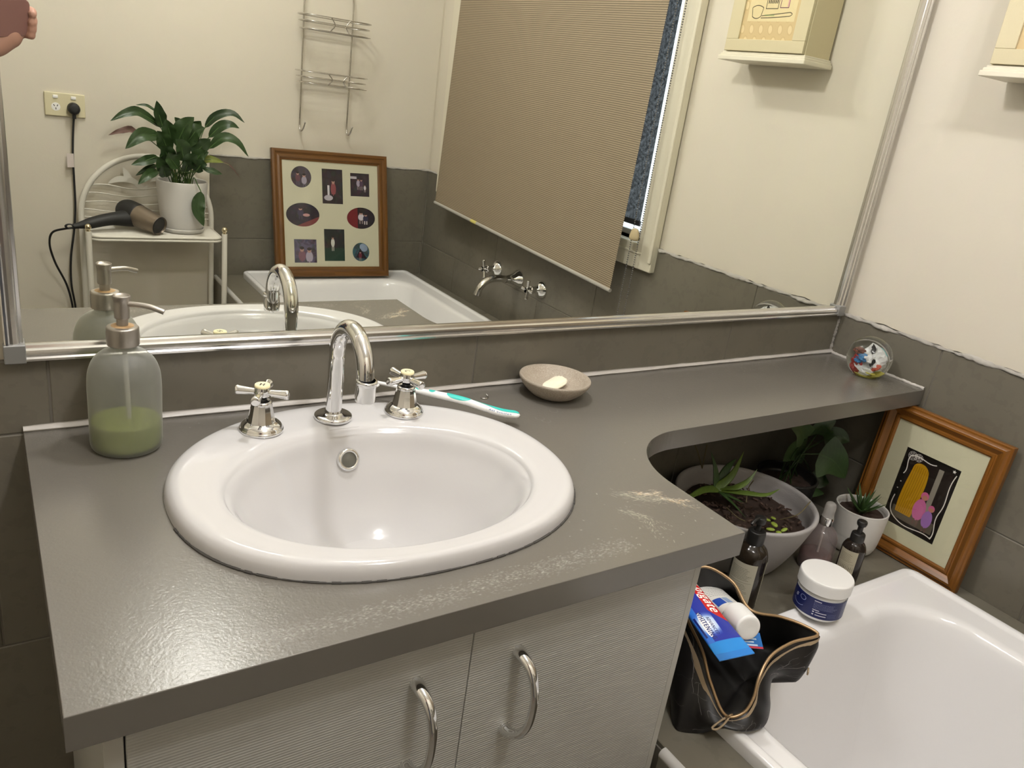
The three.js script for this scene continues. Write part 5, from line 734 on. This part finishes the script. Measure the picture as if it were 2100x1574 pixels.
{ // hair dryer
  const c = V(0.42, SH, 1.86), o = thing('hair_dryer', 'black and bronze hair dryer lying on the metal stand, cord plugged in', 'hair dryer', c), S = p => p.clone().sub(c), bronze = mat(lin(0.30, 0.25, 0.20), 0.32, { metalness: 0.8 });
  const R = V(0.372, -0.0915, 1.935), F = V(0.468, -0.1235, 1.812), d = F.clone().sub(R), q = new THREE.Quaternion().setFromUnitVectors(V(0, 1, 0), d.clone().normalize()), len = d.length(), Rb = S(R);
  const turn = g => g.applyQuaternion(q).translate(Rb.x, Rb.y, Rb.z);
  part('barrel', turn(lathe(smoothProfile([[0.038, 0.045], [0.0375, 0.07], [0.033, len - 0.03], [0.0305, len - 0.002], [0.0292, len], [0.027, len - 0.006]], 30), 44)), bronze, o, 'bronze barrel');
  part('nozzle_grille', turn(lathe([[0, len - 0.006], [0.0275, len - 0.006], [0.0298, len + 0.0008], [0.031, len - 0.002]], 36)), M.black, o);
  part('motor_housing', turn(lathe(smoothProfile([[0, -0.012], [0.018, -0.010], [0.031, 0.002], [0.0385, 0.022], [0.0395, 0.045], [0.0388, 0.066], [0.0375, 0.068]], 30), 44)), M.blackRubber, o);
  const H0 = R.clone().lerp(F, 0.33).add(V(0, -0.012, 0)), H1 = V(0.318, -0.116, 1.862), H2 = V(0.252, -0.130, 1.846), H3 = V(0.216, -0.136, 1.838);
  const hp = smoothPts([H0, H1, H2, H3], 40).map(S), g = tube(hp, 0.0205, 40, 18), P = g.attributes.position, C = new THREE.CatmullRomCurve3(hp);
  for (let i = 0; i < P.count; i++) { const k = Math.floor(i / 19) / 40, ct = C.getPointAt(Math.min(1, k)), s = 1.55 - 0.55 * smooth(k * 2.2) + 0.1 * Math.sin(k * 5) - 0.45 * smooth((k - 0.72) / 0.28); P.setXYZ(i, ct.x + (P.getX(i) - ct.x) * s, ct.y + (P.getY(i) - ct.y) * s * 0.9, ct.z + (P.getZ(i) - ct.z) * s); } g.computeVertexNormals();
  part('handle', g, M.blackRubber, o);
  part('hang_loop', new THREE.TorusGeometry(0.008, 0.0028, 10, 24).scale(1.35, 0.8, 1).translate(...S(V(0.205, -0.135, 1.833)).toArray()), M.blackRubber, o);
  const cord = part('cord', tube([V(0.214, -0.140, 1.835), V(0.190, -0.146, 1.845), V(0.160, -0.165, 1.88), V(0.152, -0.215, 1.93), V(0.165, -0.28, 1.96), V(0.198, -0.37, 1.99), V(0.212, -0.45, 2.0), V(0.214, -0.58, 2.0), V(0.218, -0.62, 2.0), V(0.224, -0.58, 2.005), V(0.222, -0.46, 2.012), V(0.214, -0.37, 2.016), V(0.218, -0.28, 2.018), V(0.232, -0.19, 2.02), V(0.240, -0.11, 2.02), V(0.241, -0.02, 2.02), V(0.2415, 0.06, 2.02), V(0.247, 0.15, 2.015), V(0.2505, 0.19, 2.006)].map(S), 0.0034, 220, 10), M.blackRubber, o);
  part('plug', [lathe(smoothProfile([[0, 0.034], [0.012, 0.033], [0.0165, 0.028], [0.0182, 0.016], [0.0182, 0.0]], 20), 36).rotateX(-Math.PI / 2).translate(...S(V(0.2515, 0.2085, ZO - 0.0095)).toArray()), rod(S(V(0.2510, 0.200, 2.008)), S(V(0.2505, 0.178, 2.007)), 0.0058, 14)], M.blackRubber, o);
  part('cord_tag', [rbox(-0.0005, 0.0005, -0.022, 0.022, -0.011, 0.011, 0.0003).rotateY(1.2).translate(...S(V(0.233, 0.045, 2.012)).toArray())], mat(lin(0.66, 0.58, 0.54), 0.5), o, 'pale paper tag on the cord');
}

// ---------------------------------------------------------------- photographer and phone (seen in the mirror's edge)
const FWD = V(0, 0, -1).applyEuler(camera.rotation), RGT = V(1, 0, 0).applyEuler(camera.rotation), UPV = V(0, 1, 0).applyEuler(camera.rotation);
const held = (r, u, f) => CAM.clone().addScaledVector(RGT, r).addScaledVector(UPV, u).addScaledVector(FWD, f);
{
  const c = held(0.061, -0.019, -0.0095), o = thing('phone', 'phone in a dusty pink case held up in one hand, seen in the mirror', 'phone', c); o.quaternion.setFromEuler(camera.rotation);
  const rs = (w, h, r) => { const s = new THREE.Shape(); s.absarc(w / 2 - r, h / 2 - r, r, 0, Math.PI / 2); s.absarc(-w / 2 + r, h / 2 - r, r, Math.PI / 2, Math.PI); s.absarc(-w / 2 + r, -h / 2 + r, r, Math.PI, Math.PI * 1.5); s.absarc(w / 2 - r, -h / 2 + r, r, Math.PI * 1.5, Math.PI * 2); return s; };
  part('case', new THREE.ExtrudeGeometry(rs(0.155, 0.075, 0.013), { depth: 0.007, bevelEnabled: true, bevelThickness: 0.0018, bevelSize: 0.0018, bevelSegments: 3, curveSegments: 12 }).translate(0, 0, -0.0035), mat(lin(0.26, 0.13, 0.115), 0.5), o);
  part('screen', new THREE.ExtrudeGeometry(rs(0.146, 0.066, 0.011), { depth: 0.0006, bevelEnabled: false }).translate(0, 0, 0.0053), mat(lin(0.02, 0.02, 0.025), 0.1), o);
  part('camera_bump', new THREE.ExtrudeGeometry(rs(0.034, 0.034, 0.008), { depth: 0.0011, bevelEnabled: false }).translate(-0.055, 0.017, -0.0064), M.black, o);
}
function solid(sdf, lo, hi, cell) {                   // surface of a distance field by marching cubes
  const size = Math.max(hi.x - lo.x, hi.y - lo.y, hi.z - lo.z), n = Math.ceil(size / cell) + 4, mc = new MarchingCubes(n, M.black, false, false, 400000), h = n / 2, c = lo.clone().add(hi).multiplyScalar(0.5), sc = size / 2 * (n / (n - 4));
  const p = V(); for (let z = 0; z < n; z++) for (let y = 0; y < n; y++) for (let x = 0; x < n; x++) { p.set((x - h) / h * sc + c.x, (y - h) / h * sc + c.y, (z - h) / h * sc + c.z); mc.field[x + y * n + z * n * n] = -sdf(p) * 50; }
  mc.isolation = 0; mc.update(); const g = new THREE.BufferGeometry(); g.setAttribute('position', new THREE.BufferAttribute(mc.positionArray.slice(0, mc.count * 3), 3)); g.scale(sc, sc, sc).translate(c.x, c.y, c.z); const m = mergeVertices(g, 1e-5); m.computeVertexNormals(); return m;
}
const capsule = (a, b, ra, rb) => { const d = b.clone().sub(a), l2 = Math.max(1e-9, d.lengthSq()), t = V(); return p => { const k = clamp(t.copy(p).sub(a).dot(d) / l2, 0, 1); return t.copy(a).addScaledVector(d, k).distanceTo(p) - (ra + (rb - ra) * k); }; };
const chain = (pts) => pts.slice(1).map(([b, rb], i) => capsule(pts[i][0], b, pts[i][1], rb));
const blend = (list, k) => p => { let s = 0; for (const f of list) { const d = f(p); if (d < 0.25) s += Math.exp(-d / k); } return s ? -k * Math.log(s) : 0.25; };
{
  const base = V(-0.30, FLOOR, 1.47), o = thing('person', 'person in a dark top and jeans holding up the phone, fingers seen in the mirror', 'person', base), S = g => g.translate(-base.x, -base.y, -base.z), skin = mat(lin(0.46, 0.25, 0.19), 0.55);
  const palm = held(0.112, -0.066, -0.026), wrist = held(0.058, -0.096, -0.040), elbow = V(-0.13, 0.12, 1.36), shoulder = V(-0.145, 0.50, 1.47);
  const hand = [...chain([[wrist, 0.026], [held(0.085, -0.082, -0.034), 0.026], [palm, 0.024]]), ...chain([[held(0.10, -0.055, -0.030), 0.022], [held(0.13, -0.035, -0.030), 0.018]])];
  const fingers = [[-0.010, 0.149, 0.1375], [-0.028, 0.151, 0.1375], [-0.043, 0.150, 0.139], [-0.057, 0.146, 0.137]].map(([u, r1, r2], i) => chain([[held(0.112, u * 0.7 - 0.018, -0.026), 0.0105], [held(0.143, u, -0.024), 0.0096], [held(r1, u + 0.001, -0.011), 0.0088], [held(r2 + 0.006, u + 0.002, -0.0005), 0.0076]]));
  const thumb = chain([[held(0.105, -0.06, -0.03), 0.013], [held(0.095, -0.03, -0.032), 0.0115], [held(0.082, -0.012, -0.028), 0.0095]]);
  const hb = blend(hand, 0.006), fb = fingers.map(f => blend(f, 0.0022)), tb = blend(thumb, 0.003);
  const handSdf = p => Math.min(blend([hb, ...fb, tb], 0.0035)(p));
  const box0 = V(Infinity, Infinity, Infinity), box1 = V(-Infinity, -Infinity, -Infinity); for (const p of [wrist, palm, held(0.175, 0.03, 0.02), held(0.04, -0.12, -0.07), held(0.16, -0.08, -0.06), held(0.09, 0.02, -0.05)]) { box0.min(p); box1.max(p); } box0.addScalar(-0.02); box1.addScalar(0.02);
  const H = V(-0.29, 0.66, 1.42);
  const body = [...chain([[wrist, 0.024], [wrist.clone().lerp(elbow, 0.45), 0.036], [elbow, 0.040], [shoulder, 0.052]]), ...chain([[V(-0.30, 0.10, 1.48), 0.125], [V(-0.30, 0.30, 1.48), 0.115], [V(-0.30, 0.44, 1.48), 0.09]]), capsule(V(-0.39, 0.47, 1.48), V(-0.21, 0.47, 1.48), 0.068, 0.068), capsule(V(-0.37, 0.05, 1.48), V(-0.23, 0.05, 1.48), 0.10, 0.10), capsule(V(-0.30, 0.5, 1.475), V(-0.295, 0.60, 1.45), 0.05, 0.046),
    ...chain([[V(-0.455, 0.48, 1.48), 0.055], [V(-0.49, 0.22, 1.49), 0.042], [V(-0.48, -0.02, 1.45), 0.028], [V(-0.475, -0.10, 1.43), 0.028]]), ...[-0.385, -0.215].flatMap(x => chain([[V(x, 0.02, 1.48), 0.092], [V(x, -0.40, 1.475), 0.058], [V(x, -0.78, 1.49), 0.042], [V(x, -0.835, 1.48), 0.036], [V(x, -0.84, 1.36), 0.03]]))];
  const head = [capsule(H.clone().add(V(0, 0.03, 0.01)), H.clone().add(V(0, -0.045, -0.02)), 0.082, 0.056), capsule(H.clone().add(V(0, -0.01, -0.085)), H.clone().add(V(0, 0.02, -0.075)), 0.012, 0.008), capsule(H.clone().add(V(-0.082, -0.01, 0.005)), H.clone().add(V(-0.08, 0.02, 0.01)), 0.012, 0.014), capsule(H.clone().add(V(0.082, -0.01, 0.005)), H.clone().add(V(0.08, 0.02, 0.01)), 0.012, 0.014), capsule(H.clone().add(V(-0.018, -0.055, -0.072)), H.clone().add(V(0.018, -0.055, -0.072)), 0.008, 0.008)];
  const bodySdf = blend(body, 0.018), headSdf = blend([...head, capsule(V(-0.295, 0.56, 1.46), H, 0.046, 0.05)], 0.012);
  part('body', join([S(solid(handSdf, box0, box1, 0.0032)), S(solid(bodySdf, V(-0.56, FLOOR, 1.05), V(0.06, 0.56, 1.63), 0.014)), S(solid(headSdf, H.clone().addScalar(-0.14), H.clone().addScalar(0.14), 0.006))]), skin, o, 'skin of hand, arm and face');
  const armSdf = blend(body.slice(0, 3), 0.018), restSdf = blend(body.slice(3), 0.018), dUp = elbow.clone().sub(shoulder), lUp = dUp.length(); dUp.normalize();
  const foreSdf = blend(body.slice(0, 2), 0.018), sleeve = p => foreSdf(p) < body[2](p) && foreSdf(p) < restSdf(p) ? 0.02 : armSdf(p) < restSdf(p) ? p.clone().sub(shoulder).dot(dUp) - 0.7 * lUp : -1;
  part('shirt', S(solid(p => Math.max(bodySdf(p) - 0.011, 0.012 - p.y, sleeve(p), p.x < -0.43 ? 0.27 - p.y : -1, 0.062 - p.distanceTo(V(-0.297, 0.585, 1.455))), V(-0.58, -0.02, 1.2), V(0.0, 0.58, 1.66), 0.011)), mat(lin(0.05, 0.05, 0.06), 0.85), o, 'dark top');
  part('jeans', S(solid(p => Math.max(restSdf(p) - 0.009, -0.80 - p.y, p.y - 0.03, p.x < -0.452 && p.y > -0.25 ? 1 : -1), V(-0.52, -0.82, 1.32), V(-0.08, 0.06, 1.64), 0.013)), mat(lin(0.05, 0.07, 0.12), 0.85), o, 'blue jeans');
  part('hair', S(solid(p => Math.max(headSdf(p) - 0.014, -(p.z - H.z + 0.022 + 0.62 * (p.y - H.y)), H.y - 0.115 - p.y), H.clone().addScalar(-0.15), H.clone().addScalar(0.15), 0.007)), mat(lin(0.05, 0.03, 0.02), 0.6), o, 'brown hair');
  for (const x of [-0.031, 0.031]) { const e = part('eye', ball(H.clone().add(V(x, 0.006, -0.062)).sub(base), 0.0125, 16), mat(lin(0.6, 0.6, 0.58), 0.2), o); part('iris', ball(H.clone().add(V(x, 0.006, -0.0712)).sub(base), 0.0045, 12), M.black, e); }
  part('lips', rod(H.clone().add(V(-0.019, -0.055, -0.0785)).sub(base), H.clone().add(V(0.019, -0.055, -0.0785)).sub(base), 0.0035, 10), mat(lin(0.36, 0.12, 0.11), 0.5), o);
}

// ---------------------------------------------------------------- lamps
const glow = (c, k) => new THREE.MeshStandardMaterial({ color: 0xffffff, emissive: c, emissiveIntensity: k, roughness: 0.5 });
function bulb(o, p, r, cd, color) {                   // opal globe with its light inside, half the output each
  part('bulb', new THREE.SphereGeometry(r, 28, 18).translate(p.x, p.y, p.z), glow(color, cd / 2 / (Math.PI * r * r)), o);
  const L = new THREE.PointLight(color, cd / 2, 0, 2); L.position.copy(p); L.castShadow = true; L.shadow.radius = r * 0.9 / 0.02; L.shadow.mapSize.set(1024, 1024); L.shadow.bias = -0.002; o.add(L);
}
{
  const o = thing('mirror_light', 'round opal wall light above the mirror', 'light', V(0.50, 1.02, 0.105)); bulb(o, V(0, 0, 0), 0.045, LIGHT_MIRROR, lin(1.0, 0.98, 0.985));
  part('arm', rod(V(0, 0.02, -0.10), V(0, 0.045, -0.01), 0.008, 14), M.chrome, o); part('back_plate', lathe([[0, 0.012], [0.03, 0.012], [0.035, 0.006], [0.035, 0]], 30).rotateX(Math.PI / 2).translate(0, 0.02, -0.105), M.chrome, o);
}
{
  const o = thing('ceiling_light', 'ceiling light with two opal globes on a white base', 'light', V(0.46, CEIL, 1.14));
  bulb(o, V(0, -0.062, -0.13), 0.05, LIGHT_CEILING * 0.53, lin(1.0, 0.985, 0.995)); bulb(o, V(-0.01, -0.062, 0.15), 0.05, LIGHT_CEILING * 0.47, lin(1.0, 0.99, 1.0));
  part('base_plate', rbox(-0.06, 0.06, -0.014, 0, -0.2, 0.22, 0.006), M.whitePlastic, o);
}

renderer.render(scene, camera);
